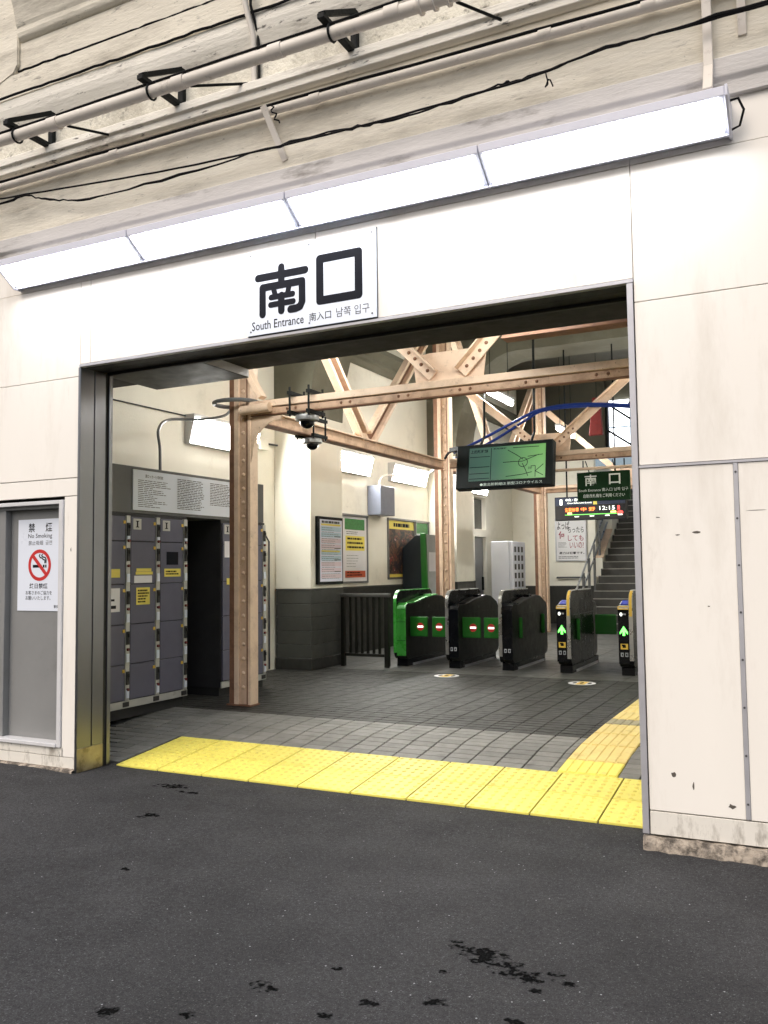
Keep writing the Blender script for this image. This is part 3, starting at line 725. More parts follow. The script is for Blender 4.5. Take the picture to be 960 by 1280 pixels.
part(struct_beam, 'web', B(-2.3, -.56, 6.85, 6.95, 3.46, 3.56), PINK_D); part(struct_beam, 'flange', B(-2.3, -.56, 6.82, 6.98, 3.448, 3.46), PINK_D)

# ================================================================== LIGHTS
def slanted_light(x0, x1, label, k):
    t = thing('street_light_box', label, 'light', ((x0+x1)/2, D, 3.9), 'row of slanted lamp boxes over the entrance')
    yt, zt, yb, zb = 4.77, 4.065, 4.955, 3.888
    part(t, 'housing', MB().prism([(yt, zt), (yt+.003, zt-.05), (yb, zb), (D+.004, zb+.004), (D+.004, zt+.01)], 'X', x0+.004, x1-.004), mat('lamp_housing', (.70, .71, .80), .4, var=.03), bevel=.003)
    a, b_ = Vector((0, yt+.004, zt-.052)), Vector((0, yb, zb)); n = Vector((0, -(a.z-b_.z), -(b_.y-a.y))).normalized()
    e = (b_-a).normalized(); p0 = a+e*.010+n*.0; p1 = b_-e*.018
    q = [p0+n*.006, p1+n*.006, p1-n*.004, p0-n*.004]
    part(t, 'diffuser', MB().prism([(v.y, v.z) for v in q], 'X', x0+.03, x1-.03), EXT_LIT)
    sc_ = MB()
    for xx in (x0+.10, x1-.10):
        for fq in (.18, .82):
            c0 = p0+(p1-p0)*fq+n*.0075; sc_.disc((xx, c0.y, c0.z), .006, .006, 'Y', 8, .004)
    part(t, 'screws', sc_, MATS['lamp_housing'], kind='stuff')
    if k == 3: part(t, 'end_cap', MB().prism([(yt-.006, zt+.004), (yt-.004, zt-.055), (yb-.010, zb-.016), (D+.003, zb-.012), (D+.003, zt+.014)], 'X', x1-.003, x1+.012), MATS['lamp_housing'], bevel=.002)
    if k == 0: part(t, 'end_cap', MB().prism([(yt-.006, zt+.004), (yt-.004, zt-.055), (yb-.010, zb-.016), (D+.003, zb-.012), (D+.003, zt+.014)], 'X', x0-.012, x0+.003), MATS['lamp_housing'], bevel=.002)
    tip = b_+n*.016
    part(t, 'lip', MB().prism([(b_.y, b_.z), (tip.y, tip.z), (tip.y+.006, tip.z-.004), (b_.y+.012, b_.z+.002)], 'X', x0+.004, x1-.004), MATS['lamp_housing'])
    return t
ex = [-5.83, -4.47, -3.095, -1.73, -.352]
for i, lb in enumerate(['lit lamp box at the far left end over the service door', 'second lit lamp box from the left, above the left jamb',
                        'lit lamp box directly above the big entrance sign', 'rightmost lit lamp box held by a painted strut']):
    slanted_light(ex[i], ex[i+1], lb, i)
def wall_light(y0, y1, z0, z1, label):
    t = thing('wall_light', label, 'light', (-6.86, (y0+y1)/2, z0), 'slanted wall lights in the hall')
    prof = [(-6.859, z0), (-6.79, z0), (-6.71, z1-.04), (-6.71, z1), (-6.859, z1)]
    part(t, 'housing', MB().prism(prof, 'Y', y0, y1), mat('hall_lamp_housing', (.5, .5, .5), .4), bevel=.003)
    a, b_ = Vector((-6.79, 0, z0)), Vector((-6.71, 0, z1-.04)); e = (b_-a).normalized(); n = Vector((e.z, 0, -e.x))
    q = [a+e*.015+n*.006, b_-e*.006+n*.006, b_-e*.006-n*.004, a+e*.015-n*.004]
    part(t, 'diffuser', MB().prism([(v.x, v.z) for v in q], 'Y', y0+.03, y1-.03), HALL_LIT)
    return t
wall_light(8.34, 9.75, 3.10, 3.46, 'lit slanted wall light above the coin lockers')
wall_light(11.6, 13.1, 3.12, 3.47, 'lit slanted wall light above the white notice poster')
wall_light(13.92, 15.42, 3.12, 3.45, 'lit slanted wall light behind the second steel column')
wall_light(17.6, 18.9, 3.20, 3.52, 'lit slanted wall light showing just below the ceiling monitor')
def tube_light(x, y0, y1, z, label):
    t = thing('tube_light', label, 'light', (x, (y0+y1)/2, z), 'hanging fluorescent battens')
    part(t, 'batten', B(x-.05, x+.05, y0, y1, z+.05, z+.10), mat('hall_lamp_housing', (.5, .5, .5)), bevel=.004)
    part(t, 'lamp_tube', MB().tube([(x, y0+.03, z), (x, y1-.03, z)], .035, 10), HALL_LIT, smooth=True)
    part(t, 'hanger', MB().tube([(x, y0+.2, z+.1), (x, y0+.2, 6.45)], .006, 6).tube([(x, y1-.2, z+.1), (x, y1-.2, 6.45)], .006, 6), BLACKP)
tube_light(-4.5, 12.57, 13.85, 4.27, 'lit fluorescent batten hanging above the ceiling monitor')
tube_light(-4.5, 16.65, 17.9, 4.25, 'smaller lit fluorescent batten hanging farther back over the stairs')

def header_fill_light(x0, x1, label):  # unseen lamps added to brighten the steel frame and lockers
    t = thing('header_fill_light', label, 'light', ((x0+x1)/2, 6.4, 3.6), 'added fill lights on the inner side of the header')
    part(t, 'housing', B(x0, x1, 6.401, 6.45, 3.55, 3.80), mat('hall_lamp_housing', (.5, .5, .5)), bevel=.004)
    part(t, 'diffuser', MB().prism([(6.451, 3.555), (6.50, 3.62), (6.50, 3.75), (6.451, 3.795)], 'X', x0+.03, x1-.03), HEAD_FILL)
header_fill_light(-5.1, -3.8, 'added unseen fill lamp on the inner side of the entrance header above the lockers')
header_fill_light(-3.0, -1.7, 'added unseen fill lamp on the inner side of the entrance header near its middle')
tube_light(-4.5, 8.49, 9.77, 4.27, 'added unseen fluorescent batten extending the row, up behind the entrance header')  # this batten and the next two are unseen, added to brighten the hall
tube_light(-1.7, 8.49, 9.77, 4.27, 'added unseen fluorescent batten of a parallel row behind the entrance header')
tube_light(-1.7, 12.57, 13.85, 4.27, 'added unseen fluorescent batten above the arrow gates behind the jamb')

# ================================================================== FACADE FITTINGS
# big entrance sign
sg = thing('entrance_sign', 'white sign plate with two large black characters and South Entrance lettering', 'sign', (-3.04, D, 3.19))
part(sg, 'plate', B(-3.55, -2.53, D-.022, D-.001, 3.194, 3.795), WHITE, bevel=.001)
part(sg, 'backing', B(-3.553, -2.527, D-.010, D-.0008, 3.191, 3.798), INKG)
NAN = [[(.04, .80), (.96, .80)], [(.5, .95), (.5, .60)], [(.13, .03), (.13, .585), (.90, .585), (.90, .16), (.86, .07), (.78, .045), (.68, .045)],
       [(.355, .50), (.385, .36)], [(.645, .50), (.615, .36)], [(.30, .355), (.72, .355)], [(.29, .20), (.73, .20)], [(.5, .36), (.5, .05)]]
part(sg, 'lettering', strokes(NAN[3:7], .042, (-3.475, -3.055, 3.325, 3.665), 'Y', D-.0228), INK)
part(sg, 'lettering', strokes(NAN[:3]+NAN[7:], .054, (-3.475, -3.055, 3.325, 3.665), 'Y', D-.0228), INK)
ring = MB()
xo0, xo1, zo0, zo1 = -2.985, -2.63, 3.335, 3.68; tk = .058
def rr(x0, x1, z0, z1, rad, n=6):
    out = []
    for cx_, cz_, a0 in ((x1-rad, z1-rad, 0), (x0+rad, z1-rad, 90), (x0+rad, z0+rad, 180), (x1-rad, z0+rad, 270)):
        for i in range(n): a = R(a0+90*i/(n-1)); out.append((cx_+rad*math.cos(a), cz_+rad*math.sin(a)))
    return out
o_ = rr(xo0, xo1, zo0, zo1, .028); i_ = rr(xo0+tk, xo1-tk, zo0+tk, zo1-tk, .003)
ring.v = [(x, D-.0228, z) for x, z in o_]+[(x, D-.0228, z) for x, z in i_]; n_ = len(o_)
ring.f = [(j, (j+1) % n_, (j+1) % n_+n_, j+n_) for j in range(n_)]
part(sg, 'lettering', ring, INK)
text(sg, 'lettering', 'South Entrance', (-3.51, -3.085, 3.228, 3.290), 'Y', D-.0228, INK, .004)
text(sg, 'lettering', '南入口', (-3.04, -2.87, 3.232, 3.290), 'Y', D-.0228, INK, .003)
text(sg, 'lettering', '남쪽 입구', (-2.83, -2.58, 3.232, 3.296), 'Y', D-.0228, INKG)
sm = MB()
for x in (-3.52, -3.04, -2.56):
    for z in (3.222, 3.765): sm.disc((x, D-.0232, z), .006, .006, 'Y', 8, .003)
part(sg, 'screws', sm, INKG, kind='stuff')
# no smoking sign on the service door
ns = thing('no_smoking_sign', 'white no smoking notice with red ring stuck on the grey door', 'sign', (-5.7, D+.10, 1.25))
yS = D+.093
part(ns, 'plate', B(-5.932, -5.400, yS, yS+.006, 1.245, 1.99), WHITE)
yS -= .0008
text(ns, 'lettering', '禁', (-5.813, -5.740, 1.885, 1.958), 'Y', yS, INK, .014); text(ns, 'lettering', '煙', (-5.619, -5.546, 1.885, 1.958), 'Y', yS, INK, .014)
text(ns, 'lettering', 'No Smoking', (-5.816, -5.546, 1.826, 1.872), 'Y', yS, INK, .005)
text(ns, 'lettering', '禁止吸烟  금연', (-5.813, -5.546, 1.778, 1.815), 'Y', yS, INKG)
rg = MB(); c_ = (-5.682, 1.615); Ro, Ri = .128, .100; n = 36
rg.v = [(c_[0]+Ro*math.cos(2*math.pi*i/n), yS-.0008, c_[1]+Ro*math.sin(2*math.pi*i/n)) for i in range(n)]+[(c_[0]+Ri*math.cos(2*math.pi*i/n), yS-.0008, c_[1]+Ri*math.sin(2*math.pi*i/n)) for i in range(n)]
rg.f = [(i, (i+1) % n, (i+1) % n+n, i+n) for i in range(n)]
part(ns, 'ring', rg, RED)
part(ns, 'slash', MB().bar((c_[0]-.078, yS-.0012, c_[1]+.078), (c_[0]+.078, yS-.0012, c_[1]-.078), .0005, .03, (1, 0, 1)), RED)
part(ns, 'cigarette', quads([(-5.758, -5.658, 1.595, 1.618), (-5.645, -5.626, 1.595, 1.618), (-5.619, -5.604, 1.595, 1.618)], 'Y', yS-.0004), INK)
part(ns, 'smoke', strokes([[(.1, .95), (0, .8), (.15, .62), (.45, .55), (.55, .4), (.85, .35), (.8, .05)], [(.45, .95), (.35, .8), (.55, .68), (.9, .6), (1, .4), (.98, .05)]], .010, (-5.687, -5.609, 1.63, 1.705), 'Y', yS-.0003), INK)
text(ns, 'lettering', '終日禁煙', (-5.794, -5.590, 1.425, 1.468), 'Y', yS, INK, .014)
text(ns, 'lettering', 'お客さまのご協力を', (-5.837, -5.541, 1.375, 1.408), 'Y', yS, INK, .003); text(ns, 'lettering', 'お願いいたします。', (-5.837, -5.556, 1.332, 1.365), 'Y', yS, INK, .003)
text(ns, 'lettering', '駅長', (-5.517, -5.469, 1.268, 1.292), 'Y', yS, INK, .003)
# black wall brackets and the upper pipe
for x, lb in ((-5.475, 'black triangular wall bracket nearest the left edge carrying the upper pipe'), (-4.135, 'middle black triangular wall bracket carrying the upper pipe'), (-2.665, 'black triangular wall bracket upper right, above the entrance sign')):
    t = thing('wall_bracket', lb, 'bracket', (x, D, 5.0), 'black brackets under the upper pipe')
    part(t, 'upright', B(x-.025, x+.025, D-.05, D-.011, 5.015, 5.30), BLACKP, bevel=.003)
    part(t, 'arm', B(x-.025, x+.025, 4.53, D-.05, 4.995, 5.03), BLACKP, bevel=.003)
    part(t, 'brace', MB().bar((x, 4.55, 5.03), (x, D-.05, 5.29), .035, .05, (1, 0, 0)), BLACKP, bevel=.003)
    part(t, 'pipe_clip', MB().tube([(x+.03, 4.62+.052*math.cos(a), 4.935+.052*math.sin(a)) for a in [i/12*2*math.pi for i in range(13)]], .008, 6), BLACKP)
up = thing('water_pipe', 'cream painted pipe carried along the wall on black brackets', 'pipe', (-4, 4.62, 4.93))
part(up, 'pipe_run', MB().tube([(-9, 4.62, 4.945), (-4, 4.62, 4.938), (-1.92, 4.62, 4.93), (0, 4.62, 4.93), (4, 4.62, 4.93)], .043, 16), PIPE, smooth=True)
for x in (-5.05, -3.85, -3.05, -2.2): part(up, 'coupling', MB().tube([(x-.05, 4.62, 4.937), (x+.05, 4.62, 4.937)], .050, 16), PIPE, smooth=True, bevel=0)
for x in (-2.02, -1.93, -1.84): part(up, 'flange_ring', MB().tube([(x-.008, 4.62, 4.932), (x+.008, 4.62, 4.932)], .062, 16), PIPE, smooth=True)
for a, b_ in (((-4.95, 4.65, 4.91), (-4.80, D-.09, 4.93)), ((-3.78, 4.65, 4.91), (-3.50, D-.02, 5.03)), ((-1.80, 4.65, 4.90), (-1.62, D-.08, 4.90))): part(up, 'stay_rod', MB().tube([a, b_], .010, 6), BLACKP)
part(up, 'top_line', MB().tube([(-9+i*.5, 4.62-.030+.004*math.sin(i*1.7), 4.938+.043+.003*math.sin(i*2.3)) for i in range(23)], .009, 6), CABLE)  # thin black line along the pipe's upper edge
def lowz(x):
    P_ = [(-9, 4.79), (-4, 4.765), (-2.4, 4.742), (-.5, 4.715), (5, 4.70)]
    for (a, za), (b_, zb) in zip(P_, P_[1:]):
        if x <= b_: return za+(zb-za)*(x-a)/(b_-a)
    return 4.70
lp = thing('conduit_pipe', 'lower cream conduit pipe hugging the moulding above the lamps', 'pipe', (-3, 4.93, 4.75))
part(lp, 'pipe_run', MB().tube([(-9, 4.945, 4.79), (-4, 4.945, 4.765), (-2.4, 4.945, 4.742), (-.5, 4.945, 4.715), (4, 4.945, 4.70)], .030, 14), PIPE, smooth=True)
for x in (-4.75, -2.95, -1.35, -.75): part(lp, 'coupling', MB().tube([(x-.04, 4.945, 4.775-.012*(x+4.9)), (x+.04, 4.945, 4.775-.012*(x+4.9))], .035, 14), PIPE, smooth=True)
part(lp, 'top_line', MB().tube([(-9+i*.4, 4.925, lowz(-9+i*.4)+.034+.003*math.sin(i*2.1)) for i in range(33)], .010, 6), CABLE)  # thin black line following the conduit's upper edge
for i, (x, z0, z1, lb) in enumerate(((-3.30, 4.40, 4.78, 'thin painted iron strap hanging from the lower conduit above the sign'), (-.27, 4.44, 5.0, 'short painted iron strap at the far right top'))):
    t = thing('iron_strap', lb, 'strap', (x, D, z0), None)
    part(t, 'flat_bar', MB().bar((x-.05 if i == 0 else x, 4.90, z1), (x+.07 if i == 0 else x, D-.02, z0), .045, .012, (0, 1, 0)), PIPE, bevel=.002)
    if i == 0: part(t, 'wire_twist', MB().tube([(x+.02+.02*math.sin(k*1.9)+k*.008, 4.90-.01, z1-.02-k*.018) for k in range(9)], .006, 5), CABLE)
st = thing('lamp_strut', 'tall cream strut holding the rightmost lamp box', 'strut', (-.44, D, 4.05))
part(st, 'flat_bar', MB().bar((-.445, D-.06, 5.0), (-.445, D-.07, 4.28), .05, .03, (0, 1, 0)).bar((-.445, D-.07, 4.28), (-.44, 4.80, 4.075), .05, .03, (0, 1, 0)), PIPE, bevel=.003)
part(st, 'lead', MB().tube([(-.35, 4.92, 4.05), (-.30, 4.93, 4.06), (-.275, 4.95, 4.0), (-.30, 4.98, 3.93), (-.345, 4.97, 3.91)], .007, 6), CABLE)
vp = thing('vertical_conduit', 'vertical grey conduit dropping down the upper wall behind the pipe', 'pipe', (-3.48, D, 5.0))
part(vp, 'pipe_run', MB().tube([(-3.49, D-.13, 6.2), (-3.49, D-.13, 5.56), (-3.475, D-.05, 5.36), (-3.475, D-.04, 5.02)], .022, 10), PIPE, smooth=True)
part(vp, 'shadow_line', MB().tube([(-3.45, D-.12, 6.2), (-3.45, D-.12, 5.54), (-3.44, D-.04, 5.36), (-3.44, D-.03, 5.02)], .010, 6), CABLE)  # black tube alongside the conduit, standing in for its shadow
def wob(pts, amp, seed, n=60):
    rnd = random.Random(seed); out = []
    P = [Vector(p) for p in pts]
    for i in range(n+1):
        t = i/n*(len(P)-1); k = min(int(t), len(P)-2); q = t-k
        p0, p1, p2, p3 = P[max(k-1, 0)], P[k], P[k+1], P[min(k+2, len(P)-1)]
        v = .5*((2*p1)+(-p0+p2)*q+(2*p0-5*p1+4*p2-p3)*q*q+(-p0+3*p1-3*p2+p3)*q**3)
        out.append(v+Vector((0, rnd.uniform(-amp, amp), rnd.uniform(-amp, amp))))
    return out
solo('overhead_cable', MB().tube(wob([(-8, 4.866, 4.80), (-5.93, 4.866, 4.63), (-4.24, 4.866, 4.49), (-2.87, 4.866, 4.43), (-1.54, 4.866, 4.44), (-.97, 4.866, 4.50), (-.13, 4.866, 4.50), (2, 4.866, 4.6)], .003, 1), .007, 6), CABLE,
     'long black cable sagging across the wall above the lamp boxes', 'cable', (-3, 4.866, 4.45), smooth=True)
solo('overhead_cable', MB().tube(wob([(-8, 4.916, 4.66), (-5.99, 4.916, 4.62), (-5.71, 4.916, 4.63), (-5.34, 4.916, 4.515), (-4.75, 4.916, 4.45), (-3.35, 4.916, 4.47), (-2.66, 4.916, 4.46), (-2.3, 4.916, 4.44), (-1.66, 4.90, 4.47), (-1.5, 4.88, 4.455), (-1.0, 4.86, 4.49), (-.13, 4.86, 4.515), (2, 4.86, 4.62)], .008, 2, 110), lambda t: .006+.005*abs(math.sin(t*47))**3, 6), CABLE,
     'second ragged taped black cable drooping below the first one', 'cable', (-3, 4.916, 4.45), smooth=True)
solo('wall_cable', MB().tube(wob([(-9, D-.085, 5.545), (-6, D-.085, 5.53), (-4.07, D-.085, 5.515), (-2, D-.085, 5.50), (3, D-.085, 5.49)], .004, 3, 90), .010, 6), CABLE, 'black cable clipped along the ledge over the brackets', 'cable', (-4, D-.06, 5.52))
solo('wall_cable', MB().tube(wob([(-5.85, D-.05, 5.745), (-4.07, D-.05, 5.733), (-2, D-.05, 5.73), (3, D-.05, 5.72)], .004, 4, 90), .009, 6), CABLE, 'topmost thin black cable on the upper wall', 'cable', (-4, D-.05, 5.73))
solo('dangling_wire', MB().tube(wob([(-1.33, 4.86, 4.44), (-1.32, 4.86, 4.38), (-1.335, 4.86, 4.36), (-1.31, 4.86, 4.40), (-1.29, 4.86, 4.355)], .003, 9, 24), .0045, 5), CABLE, 'little looped end of wire hanging from the cables', 'wire', (-1.33, 4.86, 4.44))

# ================================================================== COIN LOCKERS
LX = -5.90; ROWS = [.345, .68, 1.055, 1.435, 1.845, 2.085]
rnd = random.Random(11)
def locker_bank(cols, label, icons):
    y0 = cols[0][0]-.01; y1 = cols[-1][1]+.075
    t = thing('coin_locker_bank', label, 'lockers', (LX-.3, (y0+y1)/2, .187), 'coin lockers along the wall')
    part(t, 'cabinet', B(LX-.62, LX-.022, y0, y1, .27, 2.115), mat('locker_side', (.03, .03, .032), .6), bevel=.003)
    part(t, 'kick_base', B(LX-.60, LX-.05, y0+.01, y1-.01, .17, .27), LOCKD)
    part(t, 'sill', B(LX-.021, LX-.004, y0, y1, .272, .340), LOCKF, bevel=.002)
    for ci, (a, b_) in enumerate(cols):
        part(t, 'foot_vent', B(LX-.004, LX+.001, b_-.02, b_+.06, .285, .33), LOCKD)
        for rI, (za, zb) in enumerate(zip(ROWS, ROWS[1:])):
            d_ = part(t, 'locker_door', B(LX-.02, LX, a+.003, b_-.003, za+.004, zb-.004), LOCK, bevel=.003)
            part(d_, 'key_tag', B(LX+.0005, LX+.006, b_-.035, b_-.006, zb-.075, zb-.045), GYEL)
            if rI == 4 and icons:
                part(d_, 'number_plate', B(LX, LX+.002, a+.03, a+.14, zb-.125, zb-.02), LOCKF)
                part(d_, 'number_mark', quads([(a+.075, a+.095, zb-.105, zb-.04), (a+.063, a+.107, zb-.105, zb-.097), (a+.063, a+.107, zb-.048, zb-.04)], 'X', LX+.003), INK)
        s_ = part(t, 'lock_strip', B(LX-.02, LX+.004, b_+.005, b_+.06, .345, 2.09), LOCKF, bevel=.002)
        for za, zb in zip(ROWS, ROWS[1:]):
            lk = part(s_, 'lock_unit', B(LX+.004, LX+.018, b_+.008, b_+.045, zb-.19, zb-.065), LOCKD, bevel=.003)
            part(s_, 'price_label', B(LX+.0045, LX+.012, b_+.012, b_+.05, za+.02, za+.10), WHITE)
            part(s_, 'coin_slot', MB().disc((LX+.012, b_+.03, zb-.235), .014, .014, 'X', 10, .02), mat('slot_red', (.14, .02, .02), .4))
            part(s_, 'key', B(LX+.004, LX+.03, b_+.022, b_+.034, zb-.12, zb-.085), LOCKD)
    return t
lb1 = locker_bank([(5.53, 5.89), (5.965, 6.325), (6.395, 6.745), (6.815, 7.165)], 'long bank of dark blue coin lockers nearest the entrance jamb', True)
lb2 = locker_bank([(7.83, 8.19), (8.26, 8.60)], 'short bank of coin lockers half hidden behind the first steel column', True)
# stickers
stk = thing('warning_stickers', 'yellow and white stickers stuck on the locker doors', 'sticker', (LX, 6.5, 1.5), None)
part(stk, 'yellow_sticker', quads([(6.47, 6.68, 1.555, 1.585), (6.46, 6.70, 1.525, 1.553), (6.47, 6.66, 1.235, 1.40), (6.87, 7.12, 1.50, 1.58), (6.02, 6.25, 1.50, 1.58), (7.90, 8.02, 1.40, 1.47)], 'X', LX+.0022), PIC_YEL)
part(stk, 'white_sticker', quads([(6.44, 6.69, 1.445, 1.515), (6.02, 6.25, 1.18, 1.40), (7.86, 8.0, 1.70, 1.88)], 'X', LX+.0022), PIC_WHITE)
part(stk, 'black_print', quads(dashes((6.49, 6.65, 1.25, 1.385), 5, rnd)+dashes((6.89, 7.10, 1.515, 1.565), 2, rnd)+[(6.9, 7.08, 1.62, 1.75)]+[(6.03, 6.2, 1.21, 1.24), (6.03, 6.18, 1.28, 1.30)], 'X', LX+.0035), INK, kind='stuff')
# panel and notice over the lockers
hd = thing('locker_header', 'dark grey panel mounted above the coin lockers', 'panel', (LX-.3, 7.1, 2.12))
part(hd, 'panel_board', B(LX-.60, LX-.025, 5.52, 8.66, 2.118, 2.575), GREYP, bevel=.004)
part(hd, 'gap_back', B(LX-.60, LX-.55, 7.24, 7.83, .187, 2.115), LOCKD)
nt_ = thing('locker_notice', 'white terms of use notice board in small print above the lockers', 'notice', (LX, 7.2, 2.15))
part(nt_, 'plate', B(LX-.024, LX-.012, 6.43, 8.30, 2.150, 2.545), WHITE, bevel=.001)
text(nt_, 'lettering', '貸ロッカー使用約款', (6.60, 6.86, 2.475, 2.508), 'X', LX-.0112, INK, .006)
part(nt_, 'small_print', quads(dashes((6.50, 6.98, 2.18, 2.455), 15, rnd, .34, .6)+dashes((7.08, 7.52, 2.19, 2.51), 18, rnd, .42, .15)+dashes((7.62, 8.0, 2.26, 2.51), 14, rnd, .42, .15)+dashes((8.02, 8.25, 2.26, 2.51), 14, rnd, .42, .15), 'X', LX-.0112), INKG, kind='stuff')
hose = thing('flexible_conduit', 'grey flexible conduit arching from the locker panel to the column', 'conduit', (-6.8, 8, 2.6))
part(hose, 'hose', MB().tube(wob([(-6.2, 7.15, 2.575), (-6.25, 7.2, 2.85), (-6.4, 7.35, 3.10), (-6.55, 7.7, 3.27), (-6.35, 8.0, 3.30), (-5.9, 7.85, 3.28), (-5.6, 7.6, 3.31), (-5.5, 7.5, 3.32)], 0, 1, 50), .016, 10), GREYP, smooth=True)
solo('junction_box', B(-6.859, -6.74, 9.78, 9.98, 3.20, 3.36), WALLIN, 'small cream junction box on the wall beside the first column', 'box', (-6.8, 9.9, 3.2), bevel=.005)
cp = thing('wall_conduit', 'thin grey conduit running down the wall between lockers and pier', 'conduit', (-6.83, 10.1, .2))
part(cp, 'pipe_run', MB().tube([(-6.835, 9.2, 2.02), (-6.835, 10.05, 2.02), (-6.835, 10.12, 1.95), (-6.835, 10.12, .2)], .012, 8), INKG)
part(cp, 'box_run', MB().tube([(-6.80, 9.98, 3.30), (-6.80, 10.28, 3.31)], .014, 8), INKG)

# ================================================================== DOME CAMERAS
def dome_cam(x, y, z, label, beamtop):
    t = thing('dome_camera', label, 'camera', (x, y, z), 'dome security cameras on the steel frame')
    for dx in (-.11, .11):
        part(t, 'clamp_bar', MB().bar((x+dx, y-.17, beamtop+.03), (x+dx, y+.14, beamtop+.03), .04, .035), BLACKP)
        part(t, 'clamp_bar', MB().bar((x+dx, y-.17, z+.02), (x+dx, y+.14, z+.02), .04, .035), BLACKP)
        for dy in (-.15, .12): part(t, 'clamp_bolt', MB().tube([(x+dx, y+dy, z-.02), (x+dx, y+dy, beamtop+.09)], .011, 6), BLACKP)
    body = MB(); n = 20
    for rr_, zz in ((.115, z), (.12, z-.02), (.118, z-.05), (.08, z-.062)):
        body.v += [(x+math.cos(2*math.pi*k/n)*rr_, y+math.sin(2*math.pi*k/n)*rr_, zz) for k in range(n)]
    for q in range(3):
        for k in range(n): body.f.append((q*n+k, q*n+(k+1) % n, (q+1)*n+(k+1) % n, (q+1)*n+k))
    body.f.append(tuple(range(n)))
    part(t, 'housing', body, mat('camera_grey', (.30, .30, .30), .35, .3), smooth=True)
    dm = MB(); k0 = 0
    for i in range(6):
        a = i/6*math.pi/2; dm.v += [(x+math.cos(2*math.pi*k/n)*.075*math.cos(a), y+math.sin(2*math.pi*k/n)*.075*math.cos(a), z-.058-.075*math.sin(a)) for k in range(n)]
    dm.v.append((x, y, z-.133))
    for q in range(5):
        for k in range(n): dm.f.append((q*n+k, q*n+(k+1) % n, (q+1)*n+(k+1) % n, (q+1)*n+k))
    for k in range(n): dm.f.append((5*n+k, 5*n+(k+1) % n, 6*n))
    part(t, 'dome', dm, GATE_K, smooth=True)
dome_cam(-4.55, 7.42, 3.095, 'nearer dome security camera clamped under the front steel beam', 3.28)
dome_cam(-5.28, 8.72, 3.085, 'lower dome security camera clamped under the long beam behind', 3.262)

# ================================================================== NOTICES, BOXES, MACHINES ON THE LEFT WALL
# framed timetable on the pier side face (X = -6.27 plane, facing the hall)
px = -6.255
t = thing('framed_notice', 'black framed blue and pink striped notice on the concrete pier', 'notice', (px, 10.75, 1.35))
fy0, fy1, fz0, fz1 = 10.42, 11.13, 1.345, 2.30
part(t, 'frame', B(-6.269, px+.03, fy0, fy1, fz0, fz1), BLACKP, bevel=.004)
xp = px+.031
part(t, 'paper', quads([(fy0+.05, fy1-.03, fz0+.04, fz1-.04)], 'X', xp), mat('notice_paper', (.72, .74, .85), .5, var=.03))
bl, pk, ye, bk = [], [], [], []
for i in range(9):
    z = fz1-.17-i*.083; (bl if i in (0, 1, 4, 5) else pk).append((fy0+.08, fy1-.06, z-.035, z+.03))
    bk.append((fy0+.45, fy1-.08, z-.03, z-.018)) if i % 2 else None
ye = [(fy0+.08, fy1-.08, fz1-.125, fz1-.10), (fy0+.09, fy1-.1, fz1-.50, fz1-.475)]
part(t, 'blue_rows', quads(bl, 'X', xp+.001), PIC_BLUE); part(t, 'pink_rows', quads(pk, 'X', xp+.001), PIC_PINK); part(t, 'yellow_rows', quads(ye, 'X', xp+.0015), PIC_YEL)
part(t, 'print', quads(dashes((fy0+.10, fy1-.10, fz1-.095, fz1-.055), 1, rnd, .8, .1)+bk+dashes((fy0+.1, fy1-.1, fz0+.07, fz1-.14), 24, rnd, .16, .4), 'X', xp+.002), INKG, kind='stuff')
XW = -6.859
def poster(name, label, y0, y1, z0, z1, m=PIC_WHITE, fm=ALU, tk=.02):
    t = thing(name, label, 'poster', (XW, (y0+y1)/2, z0), 'posters on the hall wall')
    part(t, 'paper', B(XW, XW+.012, y0+.02, y1-.02, z0+.02, z1-.02), m)
    f_ = MB(); f_.box(XW, XW+tk+.012, y0, y0+.025, z0, z1); f_.box(XW, XW+tk+.012, y1-.025, y1, z0, z1); f_.box(XW, XW+tk+.012, y0, y1, z0-.012, z0+.02); f_.box(XW, XW+tk+.02, y0, y1, z1-.01, z1+.025)
    part(t, 'frame', f_, fm); return t
t = poster('wall_poster', 'white notice poster with yellow block and red footer on the wall', 11.45, 13.08, 1.34, 2.43, PIC_WHITE, mat('poster_rail', (.2, .2, .2), .4, .5))
xp = XW+.0135
part(t, 'print_green', quads([(12.30, 12.98, 2.20, 2.38)], 'X', xp), PIC_GRN); part(t, 'print_yellow', quads([(12.32, 12.98, 1.86, 2.10)], 'X', xp), PIC_YEL)
part(t, 'print_red', quads([(12.30, 13.0, 1.42, 1.53), (11.95, 12.15, 2.15, 2.3), (11.95, 12.2, 1.5, 1.8)], 'X', xp), PIC_RED)
part(t, 'print_black', quads(dashes((12.38, 12.95, 1.88, 2.09), 3, rnd, .45, .15)+dashes((12.36, 12.95, 1.44, 1.52), 2, rnd, .45, .3)+dashes((12.35, 12.9, 1.58, 1.80), 5, rnd, .12, .5)+dashes((12.35, 12.9, 2.12, 2.18), 2, rnd, .3, .4), 'X', xp+.001), INK, kind='stuff')
t = poster('wall_poster', 'dark collage poster with yellow heading beside the ticket machine', 13.86, 15.0, 1.38, 2.44, ART, mat('poster_rail', (.2, .2, .2)))
part(t, 'print_heading', quads([(13.89, 14.97, 2.27, 2.42)], 'X', xp), PIC_YEL); part(t, 'print_footer', quads([(13.89, 14.97, 1.405, 1.46)], 'X', xp), PIC_YEL)
part(t, 'print_black', quads(dashes((14.1, 14.9, 2.29, 2.40), 1, rnd, .6, .2), 'X', xp+.001), INK, kind='stuff')
